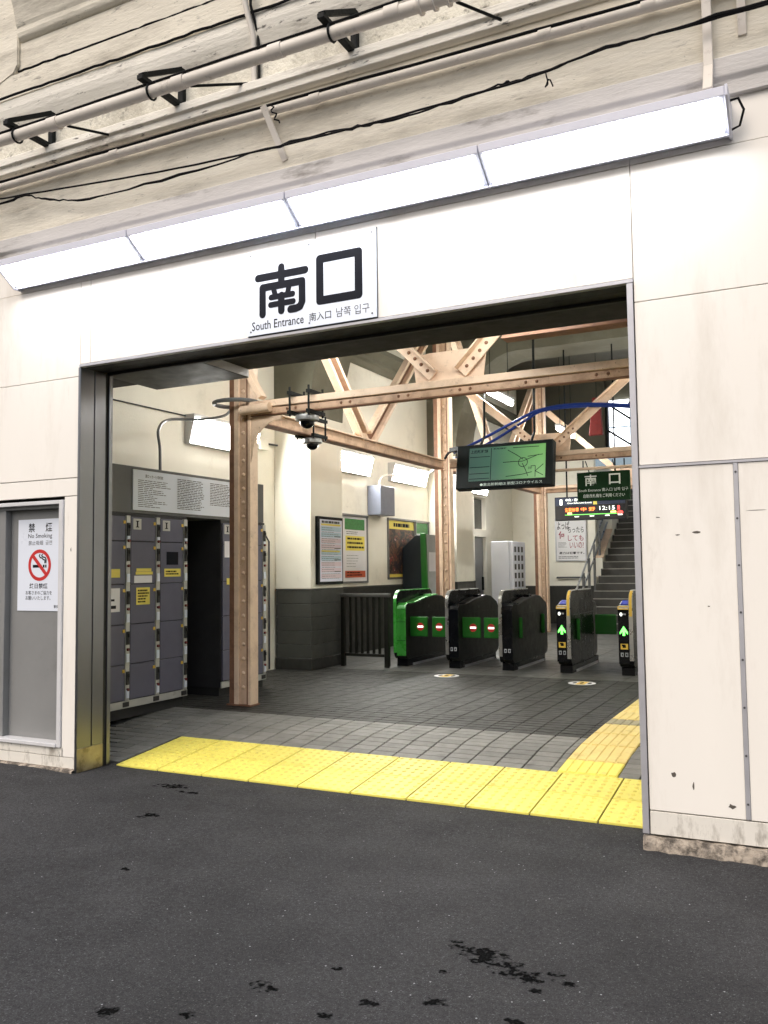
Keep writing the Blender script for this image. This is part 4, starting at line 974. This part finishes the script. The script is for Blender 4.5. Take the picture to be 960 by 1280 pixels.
t = poster('wall_poster', 'green headed poster partly behind the black ticket machine', 15.04, 15.66, 1.38, 2.44, mat('paper_pale', (.55, .62, .62), .5), mat('poster_rail', (.2, .2, .2)))
part(t, 'print_green', quads([(15.08, 15.62, 2.22, 2.42)], 'X', xp), PIC_GRN)
part(t, 'print_black', quads(dashes((15.1, 15.6, 2.0, 2.2), 4, rnd, .3, .3), 'X', xp+.001), INKG, kind='stuff')
bx_ = thing('control_box', 'grey blue metal control box fixed high on the wall between lights', 'box', (-6.7, 13.3, 2.45))
part(bx_, 'casing', B(-6.859, -6.60, 13.12, 13.66, 2.47, 2.97), BOXG, bevel=.008)
part(bx_, 'conduit', MB().tube(wob([(-6.72, 13.30, 2.97), (-6.72, 13.33, 3.07), (-6.70, 13.5, 3.17), (-6.60, 13.9, 3.20), (-6.1, 13.9, 3.20), (-5.5, 12.95, 3.20)], 0, 1, 30), .02, 8), PIPE, smooth=True)
# ticket machine (dark with green edge)
tm = thing('ticket_machine', 'dark ticket machine with slanted top and green edge behind the fence', 'machine', (-6.6, 14.9, .187))
part(tm, 'cabinet', MB().prism([(-6.83, .19), (-6.43, .19), (-6.43, 2.16), (-6.56, 2.16), (-6.83, 1.93)], 'Y', 14.42, 15.5), TMACH, bevel=.01)
part(tm, 'edge_panel', MB().prism([(-6.425, .19), (-6.30, .19), (-6.36, 2.19), (-6.46, 2.19)], 'Y', 14.40, 14.46), GATE_F, bevel=.004)
part(tm, 'front_panel', B(-6.425, -6.38, 14.47, 15.48, .3, 2.17), mat('machine_face', (.35, .36, .36), .4))
part(tm, 'leaflet', quads([(14.6, 14.95, 1.50, 1.85)], 'X', -6.378), PIC_WHITE)
# white cabinet / vending machine
vm = thing('vending_machine', 'tall white vending machine seen side on beyond the gates', 'machine', (-6.2, 18.5, .187))
part(vm, 'cabinet', B(-6.45, -6.04, 18.15, 19.05, .19, 2.13), WHITEC, bevel=.01)
vd = part(vm, 'door_panel', B(-6.038, -5.95, 18.17, 19.03, .22, 2.12), WHITEC, bevel=.01)
bot = MB()
for j in range(7):
    for i in range(3): bot.box(-5.949, -5.942, 18.25+i*.24, 18.36+i*.24, .75+j*.19, .87+j*.19)
part(vd, 'product_buttons', bot, INKG, kind='stuff')
# side door, transom window, far window on the wall
dr = part(lw, 'door', B(-6.98, -6.94, 18.27, 18.98, .19, 2.24), DOORG, label='grey steel side door beyond the second pier')
part(dr, 'handle', B(-6.94, -6.90, 18.88, 18.92, 1.05, 1.35), BLACKP)
part(lw, 'transom_pane', B(-6.96, -6.95, 18.28, 18.97, 2.44, 3.12), GLASSD)
wn = thing('hall_window', 'dark office window behind the vending machine', 'window', (-6.9, 21.7, 1.37))
part(wn, 'pane', B(-6.97, -6.96, 21.0, 22.4, 1.36, 2.5), GLASSD); part(wn, 'frame', MB().box(-6.90, -6.85, 21.0, 21.05, 1.36, 2.5).box(-6.9, -6.85, 22.35, 22.4, 1.36, 2.5).box(-6.9, -6.85, 21.0, 22.4, 1.33, 1.38), ALU)
# steel fence
fn = thing('steel_fence', 'dark steel bar railing beside the green ticket gate', 'fence', (-5.78, 10.95, .187))
part(fn, 'post', B(-6.16, -6.10, 10.92, 10.98, .187, 1.16), GATE_B, bevel=.006); part(fn, 'post', B(-5.47, -5.40, 10.92, 10.98, .187, 1.16), GATE_B, bevel=.006)
part(fn, 'top_rail', B(-6.18, -5.38, 10.915, 10.985, 1.161, 1.21), mat('rail_metal', (.09, .09, .085), .4, .5), bevel=.008)
part(fn, 'bottom_rail', B(-6.10, -5.47, 10.93, 10.97, .33, .37), GATE_B, bevel=.004)
for i in range(6): part(fn, 'bar', B(-6.03+i*.092, -5.995+i*.092, 10.94, 10.965, .371, 1.16), GATE_B)
# green gate side piece behind
# ================================================================== TICKET GATES
def rprof(y0, y1, z0, z1, rf, rb, rbot, n=6):
    """profile (y,z): front top radius rf, back top rb, bottom rbot"""
    out = []
    for cy1, cz1, a0, rad in ((y0+rf, z1-rf, 180, rf), (y1-rb, z1-rb, 90, rb), (y1-rbot, z0+rbot, 0, rbot), (y0+rbot, z0+rbot, 270, rbot)):
        for i in range(n): a = R(a0-90*i/(n-1)); out.append((cy1+rad*math.cos(a), cz1+rad*math.sin(a)))
    return out
GY = 11.14; FZ = .187
def gate(cx, kind, label, flaps=()):
    """kind 'exit' (tall fin on the left) or 'entry' (tall fin on the right, lit arrow)"""
    t = thing('ticket_gate', label, 'ticket gate', (cx, GY, FZ), 'row of automatic ticket gates')
    s = -1 if kind != 'entry' else 1
    def xr(a, b): return (cx+s*b, cx+s*a) if s < 0 else (cx+a, cx+b)
    green = kind == 'green'
    fx = xr(.045, .09); bx = xr(-.09, .044)
    fp = rprof(GY+.0, GY+1.28, FZ+.10, FZ+1.06, .16, .10, .09)
    fin = part(t, 'fin', MB().prism(fp, 'X', *fx), GATE_K if not green else GATE_K, bevel=.006)
    # rim along the front and top edge of the fin
    front = [p for p in fp if p[0] < GY+.17 or (p[1] > FZ+1.05 and p[0] < GY+1.1)]
    front = sorted([p for p in fp[18:]], key=lambda p: p[1])[:0]+[fp[-1]]+fp[:7]
    mid = (fx[0]+fx[1])/2
    rim = MB()
    for a, b_ in zip(front, front[1:]): rim.bar((mid, a[0], a[1]), (mid, b_[0], b_[1]), .062, .012, (1, 0, 0)) if False else rim.bar((mid, a[0]-.002, a[1]), (mid, b_[0]-.002, b_[1]), .012, .047, (1, 0, 0))
    part(fin, 'rim', rim, GATE_G if green else SILVER)
    if kind == 'entry':
        yr = MB(); seg_ = [p for p in front if p[1] > FZ+.72]
        seg_ = [(GY, FZ+.74)]+fp[:5]
        for a, b_ in zip(seg_, seg_[1:]): yr.bar((mid, a[0]-.008, a[1]), (mid, b_[0]-.008, b_[1]), .012, .034, (1, 0, 0))
        part(fin, 'yellow_rim', yr, GYEL)
    # main body with sloping top
    b0, b1 = GY+.015, GY+1.68
    prof = [(b0, FZ+.16), (b0, FZ+.80), (b0+.02, FZ+.85), (b0+.07, FZ+.875), (b0+.30, FZ+.875), (b0+.75, FZ+.94), (b0+1.15, FZ+.97), (b0+1.35, FZ+.95), (b1-.06, FZ+.86), (b1, FZ+.80), (b1, FZ+.18), (b1-.03, FZ+.12), (b1-.10, FZ+.095), (b0+.09, FZ+.095), (b0+.03, FZ+.115)]
    if kind == 'entry': prof = [(y_, min(z_, FZ+.90)) for y_, z_ in prof]
    body = part(t, 'body', MB().prism(prof, 'X', *bx), GATE_B, bevel=.010)
    fm = GATE_G if green else GATE_K
    fr_ = MB(); pth = [(b0-.004, FZ+.15), (b0-.004, FZ+.80), (b0+.016, FZ+.853), (b0+.07, FZ+.880), (b0+.30, FZ+.880)]
    xm = (bx[0]+bx[1])/2
    for a, b_ in zip(pth, pth[1:]): fr_.bar((xm, a[0], a[1]), (xm, b_[0], b_[1]), .010, .138, (1, 0, 0))
    part(body, 'front_cover', fr_, fm)
    if green:
        gt = MB(); pt = [(b0+.30, FZ+.882), (b0+.75, FZ+.947), (b0+1.15, FZ+.977)]
        for a, b_ in zip(pt, pt[1:]): gt.bar((xm, a[0], a[1]), (xm, b_[0], b_[1]), .012, .136, (1, 0, 0))
        part(body, 'top_cover', gt, GATE_G)
        part(body, 'panel_joint', B(bx[0]-.001, bx[1]+.001, b0-.011, b0-.008, FZ+.62, FZ+.625).box(bx[0]-.001, bx[1]+.001, b0-.011, b0-.008, FZ+.36, FZ+.365), INK)
    else:
        part(body, 'mark', quads([(xm-.045, xm-.010, FZ+.24, FZ+.29), (xm+.010, xm+.045, FZ+.24, FZ+.29)], 'Y', b0-.0105), mat('mark_grey', (.35, .36, .38), .4), kind='stuff')
        part(body, 'mark_inner', quads([(xm-.036, xm-.019, FZ+.252, FZ+.278), (xm+.019, xm+.036, FZ+.252, FZ+.278)], 'Y', b0-.011), INK, kind='stuff')
    xs_ = max(fx[1], bx[1])+.0012 if kind == 'entry' else bx[1]+.0012
    seam = mat('gate_seam', (.035, .036, .03), .4)
    part(body, 'side_seam', quads([(GY+.48, GY+.484, FZ+.13, FZ+.84)], 'X', xs_), seam); part(body, 'side_seam', quads([(GY+1.18, GY+1.184, FZ+.13, FZ+.84)], 'X', xs_), seam)
    part(body, 'side_seam', quads([(GY+.12, GY+1.25, FZ+.74, FZ+.744)], 'X', xs_), seam); part(body, 'side_mark', quads([(GY+.80, GY+.86, FZ+.79, FZ+.83)], 'X', xs_), seam)
    part(t, 'top_scanner', B(xm-.04, xm+.04, b0+.85, b0+1.0, FZ+.945, FZ+.985) if kind != 'entry' else B(xm-.04, xm+.04, b0+.6, b0+.7, FZ+.895, FZ+.905), fm, bevel=.008)
    part(t, 'base', B(cx-.075, cx+.085, GY+.07, GY+1.55, FZ-.003, FZ+.10), GATE_K, bevel=.004)
    part(t, 'base_strip', B(cx+.086, cx+.10, GY+.25, GY+1.45, FZ+.0, FZ+.03), ALU)
    if kind == 'entry':
        yf = b0-.0108
        up_ = [(xm-.002, FZ+.62), (xm+.048, FZ+.545), (xm+.048, FZ+.515), (xm+.014, FZ+.55), (xm+.014, FZ+.50), (xm-.016, FZ+.50), (xm-.016, FZ+.55), (xm-.050, FZ+.515), (xm-.050, FZ+.545)]
        ar = MB(); ar.v = [(x, yf, z) for x, z in up_]; ar.f = [(0, 1, 2, 3), (0, 3, 6), (0, 6, 7, 8), (3, 4, 5, 6)]
        part(body, 'arrow', ar, ARROW)
        part(body, 'sticker', quads([(xm-.045, xm+.045, FZ+.33, FZ+.40)], 'Y', yf), GYEL)
        part(body, 'sticker_print', quads([(xm-.02, xm+.02, FZ+.35, FZ+.385), (xm-.03, xm+.01, FZ+.37, FZ+.392)], 'Y', yf-.0008), INK)
        part(body, 'card_mark', MB().disc((xm-.03, yf, FZ+.765), .016, .022, 'Y', 12, .001), LEDW)
        part(body, 'card_text', quads([(xm-.002, xm+.03, FZ+.757, FZ+.777)], 'Y', yf), mat('mark_grey', (.35, .36, .38)))
        pr_ = [(b0-.02, FZ+.825), (b0-.02, FZ+.855), (b0+.22, FZ+.925), (b0+.22, FZ+.89)]
        rd = part(t, 'reader_tray', MB().prism(pr_, 'X', bx[0]-.004, bx[1]-.002), mat('reader_white', (.6, .6, .55), .3), bevel=.008)
        part(rd, 'reader_pad', MB().bar((xm, b0+.06, FZ+.886), (xm, b0+.20, FZ+.927), .012, .09, (1, 0, 0)), BLUE)
        part(rd, 'reader_rim', MB().tube([(bx[0]+.005, b0-.022, FZ+.83), (bx[1]-.01, b0-.022, FZ+.83), (bx[1]-.01, b0-.018, FZ+.862), (bx[0]+.005, b0-.018, FZ+.862), (bx[0]+.005, b0-.022, FZ+.83)], .008, 6), GYEL)
    for fside, length, fy, sign in flaps:
        xa = cx+.09 if fside > 0 else cx-.09
        fp_ = part(t, 'flap', B(min(xa, xa+fside*length), max(xa, xa+fside*length), fy, fy+.03, FZ+.41, FZ+.69), GATE_F, bevel=.01)
        if sign:
            c0 = xa+fside*length*.6
            part(fp_, 'no_entry_sign', MB().disc((c0, fy-.002, FZ+.55), .055, .055, 'Y', 20, .002), LEDR if False else RED)
            part(fp_, 'no_entry_bar', quads([(c0-.042, c0+.042, FZ+.538, FZ+.562)], 'Y', fy-.0036), LEDW)
    return t
gate(-5.335, 'green', 'ticket gate with bright green rounded end, beside the dark bar railing', [(1, .27, GY+.16, True)])
gate(-4.545, 'exit', 'black ticket gate second from the railing, between two closed green flaps', [(-1, .27, GY+.16, True), (1, .27, GY+.16, True)])
gate(-3.78, 'exit', 'black ticket gate in the middle of the row', [(-1, .27, GY+.16, True), (1, .05, GY+.30, False), (1, .05, GY+1.35, False)])
gate(-2.995, 'entry', 'ticket gate with lit green arrow, fully in view left of the jamb', [(1, .045, GY+.30, False), (1, .30, GY+1.35, False)])
gate(-2.21, 'entry', 'ticket gate with lit green arrow partly hidden by the entrance jamb', [(-1, .2, GY+1.35, False)])
# floor stickers
def floor_mark(x, y, label):
    t = thing('floor_sticker', label, 'floor sticker', (x, y, .187), 'round floor stickers before the gates')
    part(t, 'disc', MB().disc((x, y, .190), .16, .16, 'Z', 28, .002), PIC_WHITE)
    part(t, 'band', B(x-.05, x+.055, y-.13, y+.13, .1915, .1925), GYEL)
    part(t, 'footprint', MB().disc((x-.085, y, .1925), .022, .06, 'Z', 12, .001).disc((x+.09, y, .1925), .022, .06, 'Z', 12, .001).disc((x+.0, y, .1935), .02, .06, 'Z', 12, .001), INK)
floor_mark(-4.31, 10.37, 'round white floor sticker before the second gate'); floor_mark(-2.56, 10.28, 'round white and yellow floor sticker before the arrow gates')

# ================================================================== MONITOR, SIGNS, BOARD
def tilted(parent, name, pts_uvn, m, O, ux, uz, un, faces=None):
    pass
mo = thing('ceiling_monitor', 'black ceiling monitor tilted down showing a green rail line map', 'monitor', (-4.17, 12.45, 2.75))
MO = Vector((-4.185, 12.40, 3.09)); tl = R(10)
UX = Vector((1, 0, 0)); UZ = Vector((0, math.sin(tl), math.cos(tl))); UN = Vector((0, -math.cos(tl), math.sin(tl)*1)).normalized()
UN = UX.cross(UZ).normalized()
if UN.y > 0: UN = -UN
def mpos(a, b_, c_):
    if c_ == .0055: a += .045
    return tuple(MO+UX*a+UZ*b_+UN*c_)
def mbox(a0, a1, b0, b1, c0, c1):
    vs = [mpos(a, b_, c_) for c_ in (c0, c1) for a, b_ in ((a0, b0), (a1, b0), (a1, b1), (a0, b1))]
    return MB().add(vs, [(0, 1, 2, 3), (7, 6, 5, 4), (0, 4, 5, 1), (1, 5, 6, 2), (2, 6, 7, 3), (3, 7, 4, 0)])
part(mo, 'casing', mbox(-.755, .755, -.345, .345, -.16, 0), mat('monitor_black', (.003, .006, .007), .5, var=.1, spec=.2), bevel=.012)
part(mo, 'screen', mbox(-.545, .645, -.235, .285, .001, .004), SCREEN)
ln = MB(); rr_ = random.Random(5)
def mline(p, w=.010, c=.0055):
    for (a, b_), (a2, b2) in zip(p, p[1:]): ln.bar(mpos(a, b_, c), mpos(a2, b2, c), .0006, w, tuple(UZ if abs(a2-a) > abs(b2-b_) else UX))
mline([(-.05, .03), (.12, .035), (.25, .03)]); mline([(.25, .03), (.5, .12)]); mline([(.02, .22), (.18, .12), (.26, .06)]); mline([(.25, .0), (.30, -.1), (.34, -.2)]); mline([(.0, -.19), (.25, -.17), (.4, -.14)])
mline([(.38, -.05), (.45, -.05), (.45, -.22)]); mline([(.45, -.13), (.57, -.2)]); mline([(.45, -.13), (.57, -.03)]); mline([(.33, .1), (.56, .12)]); mline([(.1, .25), (.5, .245)])
mline([(.26+.07*math.cos(a), .015+.07*math.sin(a)) for a in [i/14*2*math.pi for i in range(15)]])
mline([(-.24, .27), (-.24, -.23)]); mline([(-.58, .14), (-.26, .14)]); mline([(-.58, -.02), (-.26, -.02)]); mline([(-.58, -.12), (-.26, -.12)]); mline([(-.58, -.20), (-.26, -.20)])
part(mo, 'map_lines', ln, INK)
def mtext(s, a0, a1, b0, b1, m, bold=0):
    o = text(mo, 'lettering', s, (0, 1, 0, 1), 'Y', 0, m, bold)
    bb = BASE[mo.name]
    for v in o.data.vertices:
        q = v.co+bb; v.co = Vector(mpos(a0+(a1-a0)*q.x, b0+(b1-b0)*q.z, .0055))-bb
mtext('上越新幹線', -.57, -.29, .20, .255, INK, .02); mtext('●東北新幹線は 新型コロナウイルス', -.40, .56, -.318, -.272, mat('screen_text', (.35, .42, .38), emit=.25)); mtext('遅延情報', -.21, .0, .24, .265, INK, .02); mtext('長野', .34, .40, -.10, -.06, INK)
for o in [c for c in mo.children]: pass
part(mo, 'mount_arm', MB().bar((-4.94, 12.5, 3.40), (-5.12, 12.6, 3.40), .03, .06), BLACKP)
part(mo, 'hanger', MB().tube([(-4.6, 12.55, 3.4), (-4.6, 12.75, 3.6), (-4.6, 12.80, 5.6)], .02, 8).tube([(-3.8, 12.55, 3.4), (-3.8, 12.75, 3.6), (-3.8, 12.80, 5.6)], .02, 8), BLACKP)
part(mo, 'cable_bundle', MB().tube(wob([(-5.25, 12.7, 3.28), (-5.15, 12.65, 3.37), (-5.0, 12.6, 3.36), (-4.95, 12.55, 3.30)], .004, 3, 20), .02, 6), CABLE)
gs = thing('hanging_sign', 'dark green hanging sign reading south exit with white characters', 'sign', (-2.89, 13.2, 2.55))
part(gs, 'board', B(-3.285, -2.495, 13.2, 13.26, 2.545, 2.985), GREEN_S, bevel=.004)
part(gs, 'hanger', MB().tube([(-3.1, 13.23, 2.98), (-3.1, 13.0, 3.13)], .008, 6).tube([(-2.7, 13.23, 2.98), (-2.7, 13.0, 3.13)], .008, 6), BLACKP)
GW = mat('sign_white_print', (.7, .75, .7), .4, var=0)
text(gs, 'lettering', '南', (-3.165, -2.985, 2.775, 2.945), 'Y', 13.1988, GW, .012); text(gs, 'lettering', '口', (-2.80, -2.63, 2.785, 2.945), 'Y', 13.1988, GW, .014)
text(gs, 'lettering', 'South Entrance 南入口 남쪽 입구', (-3.26, -2.52, 2.685, 2.735), 'Y', 13.1988, GW, .0); text(gs, 'lettering', '自動改札機をご利用ください', (-3.19, -2.57, 2.595, 2.65), 'Y', 13.1988, GW, .0)
bd = thing('departure_board', 'black departure board with orange and white lit text and time', 'sign', (-3.75, 16, 2.41))
part(bd, 'casing', B(-4.41, -3.10, 16.0, 16.18, 2.415, 2.85), mat('board_black', (.006, .006, .007), .4), bevel=.006)
part(bd, 'header', B(-4.395, -3.115, 15.992, 15.999, 2.69, 2.84), NAVY)
yb = 15.990
text(bd, 'lettering', '1', (-4.31, -4.265, 2.70, 2.805), 'Y', yb, LEDW, 0); text(bd, 'lettering', '中央・総武線', (-4.20, -3.88, 2.765, 2.815), 'Y', yb, LEDW, .02)
text(bd, 'lettering', 'Chuo-Sobu Line (Local)', (-4.17, -3.72, 2.71, 2.745), 'Y', yb, LEDW, .0); part(bd, 'yellow_plate', quads([(-3.69, -3.62, 2.69, 2.765)], 'Y', yb), PIC_YEL)
text(bd, 'lettering', 'for Nakano Mitaka', (-3.59, -3.33, 2.755, 2.785), 'Y', yb, LEDW)
yb = 15.9975
text(bd, 'lettering', '各駅停車', (-4.22, -3.96, 2.57, 2.645), 'Y', yb, LEDO, .012); text(bd, 'lettering', '中 野', (-3.92, -3.66, 2.575, 2.645), 'Y', yb, LEDO, .006); text(bd, 'lettering', '12:15', (-3.58, -3.30, 2.585, 2.655), 'Y', yb, LEDW); text(bd, 'lettering', '1', (-3.255, -3.215, 2.58, 2.655), 'Y', yb, LEDR, 0)
part(bd, 'route_line', quads([(-4.22, -3.20, 2.508, 2.520)], 'Y', yb), mat('led_green', (.15, .6, .1), emit=.7)); part(bd, 'stop_marks', quads([(-4.04, -3.96, 2.47, 2.485), (-3.76, -3.68, 2.475, 2.49), (-3.48, -3.40, 2.475, 2.49), (-3.25, -3.17, 2.48, 2.5)], 'Y', yb-.0005), LEDW)
part(bd, 'yellow_mark', quads([(-4.17, -4.09, 2.52, 2.56), (-3.38, -3.28, 2.53, 2.56)], 'Y', yb-.0005), LEDY); part(bd, 'red_mark', MB().disc((-3.21, yb-.001, 2.53), .055, .035, 'Y', 14, .001), LEDR)
part(bd, 'hanger', MB().tube([(-4.2, 16.1, 2.85), (-4.2, 16.1, 6.44)], .015, 6).tube([(-3.3, 16.1, 2.85), (-3.3, 16.1, 6.44)], .015, 6), BLACKP)
cdp = thing('beam_conduit', 'thin pink conduit below the second beam above the green sign', 'conduit', (-3, 12.85, 3))
part(cdp, 'pipe_run', MB().tube([(-4.5, 12.85, 3.0), (-.8, 12.85, 3.0)], .022, 8), PINK, smooth=True)
cl_ = MB()
for x in (-3.9, -3.1, -2.5): cl_.tube([(x, 12.85, 3.0), (x, 12.85, 3.12)], .01, 6)
part(cdp, 'clip', cl_, BLACKP)
bc = [[(-5.1, 12.7, 3.36), (-4.71, 12.75, 3.52), (-3.93, 12.7, 3.84), (-3.67, 12.7, 3.92), (-3.18, 12.7, 3.95), (-2.42, 12.7, 3.87), (-.8, 12.7, 3.6)], [(-5.1, 12.78, 3.28), (-4.52, 12.8, 3.50), (-3.93, 12.72, 3.78), (-3.67, 12.72, 3.90), (-3.18, 12.72, 3.92), (-2.42, 12.72, 3.85), (-.8, 12.7, 3.55)]]
for p, lb in zip(bc, ('upper blue cable sweeping over the ceiling monitor', 'lower blue cable just under its twin over the monitor')):
    solo('blue_cable', MB().tube(wob(p, 0, 1, 40), .022, 8), BLUEC, lb, 'cable', p[0], 'pair of blue cables', smooth=True)
rd_ = thing('red_hanging', 'tapered dark red hanging cover beside the high bright window', 'banner', (-3.84, 17, 4.1))
part(rd_, 'cover', MB().prism([(-3.97, 4.12), (-3.71, 4.12), (-3.75, 4.86), (-3.89, 4.86)], 'Y', 17.0, 17.12), mat('red_cloth', (.17, .010, .008), .7, var=.2, scale=12), bevel=.01)
part(rd_, 'hook', MB().tube([(-3.82, 17.06, 4.86), (-3.82, 17.06, 6.45)], .006, 6), BLACKP)
# black dome speaker / small sign on the far wall
solo('wall_socket_box', B(-5.15, -4.98, 20.85, 20.95, 3.15, 3.32), BLACKP, 'small square black box on the far wall above the poster', 'box', (-5.06, 20.9, 3.15))
# far poster
fp2 = thing('wall_poster', 'white handwritten style poster on the end wall beside the stairs', 'poster', (-5.4, 20.93, 1.7))
yq = 20.915
part(fp2, 'paper', B(-5.74, -5.04, yq, yq+.03, 1.715, 2.70), PIC_WHITE); part(fp2, 'frame', MB().box(-5.77, -5.74, yq-.01, yq+.034, 1.69, 2.73).box(-5.04, -5.01, yq-.01, yq+.034, 1.69, 2.73).box(-5.74, -5.04, yq-.01, yq+.034, 1.69, 1.715), ALU)
yq -= .001
text(fp2, 'lettering', 'よっぱ', (-5.72, -5.42, 2.46, 2.66), 'Y', yq, INK, .01); text(fp2, 'lettering', 'らったら', (-5.45, -5.07, 2.38, 2.52), 'Y', yq, INK, .01)
text(fp2, 'lettering', '何', (-5.69, -5.49, 2.24, 2.42), 'Y', yq, mat('poster_crimson', (.30, .03, .06), .5), .02); text(fp2, 'lettering', 'しても', (-5.46, -5.08, 2.18, 2.32), 'Y', yq, MATS['poster_crimson'], .01)
text(fp2, 'lettering', 'いいの?', (-5.42, -5.08, 2.00, 2.15), 'Y', yq, MATS['poster_crimson'], .01)
text(fp2, 'lettering', '暴力は犯罪です。', (-5.68, -5.07, 1.86, 1.92), 'Y', yq, INK, .02)
part(fp2, 'small_print', quads(dashes((-5.70, -5.48, 2.02, 2.16), 5, rnd, .3, .3)+dashes((-5.70, -5.2, 1.75, 1.82), 2, rnd, .4, .3), 'Y', yq), INKG, kind='stuff')

# ================================================================== STAIRS
sr = thing('staircase', 'dark stone stairs with pale nosings climbing beyond the ticket gates', 'stairs', (-3.3, 18.6, .187))
SX0, SX1, SY, RISE, GO = -4.62, -.60, 18.7, .165, .275
for i in range(22):
    y0 = SY+i*GO; z1 = FZ+RISE*(i+1)
    st_ = part(sr, 'step', B(SX0, SX1, y0, y0+GO+.02, max(FZ, z1-RISE-.1), z1-.004), STAIR)
    part(st_, 'nosing', B(SX0+.02, SX1, y0-.012, y0+.035, z1-.018, z1), NOSE)
# sloping parapet on the left of the stairs
def sz(y): return FZ+(y-SY)/GO*RISE
pw = [(20.9, sz(20.9)-.2), (20.9, sz(20.9)+.25), (22.0, sz(22.0)+.30), (22.05, sz(22.0)+.55), (22.4, sz(22.4)+.5), (24.1, sz(24.1)+.5), (24.1, .2), (22, .2)]
part(sr, 'parapet', MB().prism(pw, 'X', -4.80, -4.64), WALLIN)
part(sr, 'parapet_cap', MB().bar((-4.72, 20.9, sz(20.9)+.26), (-4.72, 22.0, sz(22.0)+.31), .20, .03), PINK)
hr = thing('stair_handrail', 'silver double handrail with dark posts along the stair foot', 'handrail', (-4.7, 18.5, .187))
rail = mat('handrail_metal', (.45, .45, .43), .3, .9)
for dz, nm in ((.85, 'top_rail'), (.50, 'lower_rail')):
    part(hr, nm, MB().tube([(-4.72, SY-.35, FZ+dz-.12), (-4.72, SY-.30, FZ+dz), (-4.72, SY, FZ+dz+.04), (-4.72, SY+3.2, FZ+dz+.04+3.2/GO*RISE)], .022, 8), rail, smooth=True)
for i in range(5):
    y0 = SY+.05+i*.55; part(hr, 'post', B(-4.745, -4.695, y0, y0+.05, FZ, sz(y0)+.87), GREYP)

print('objects', len(bpy.data.objects))
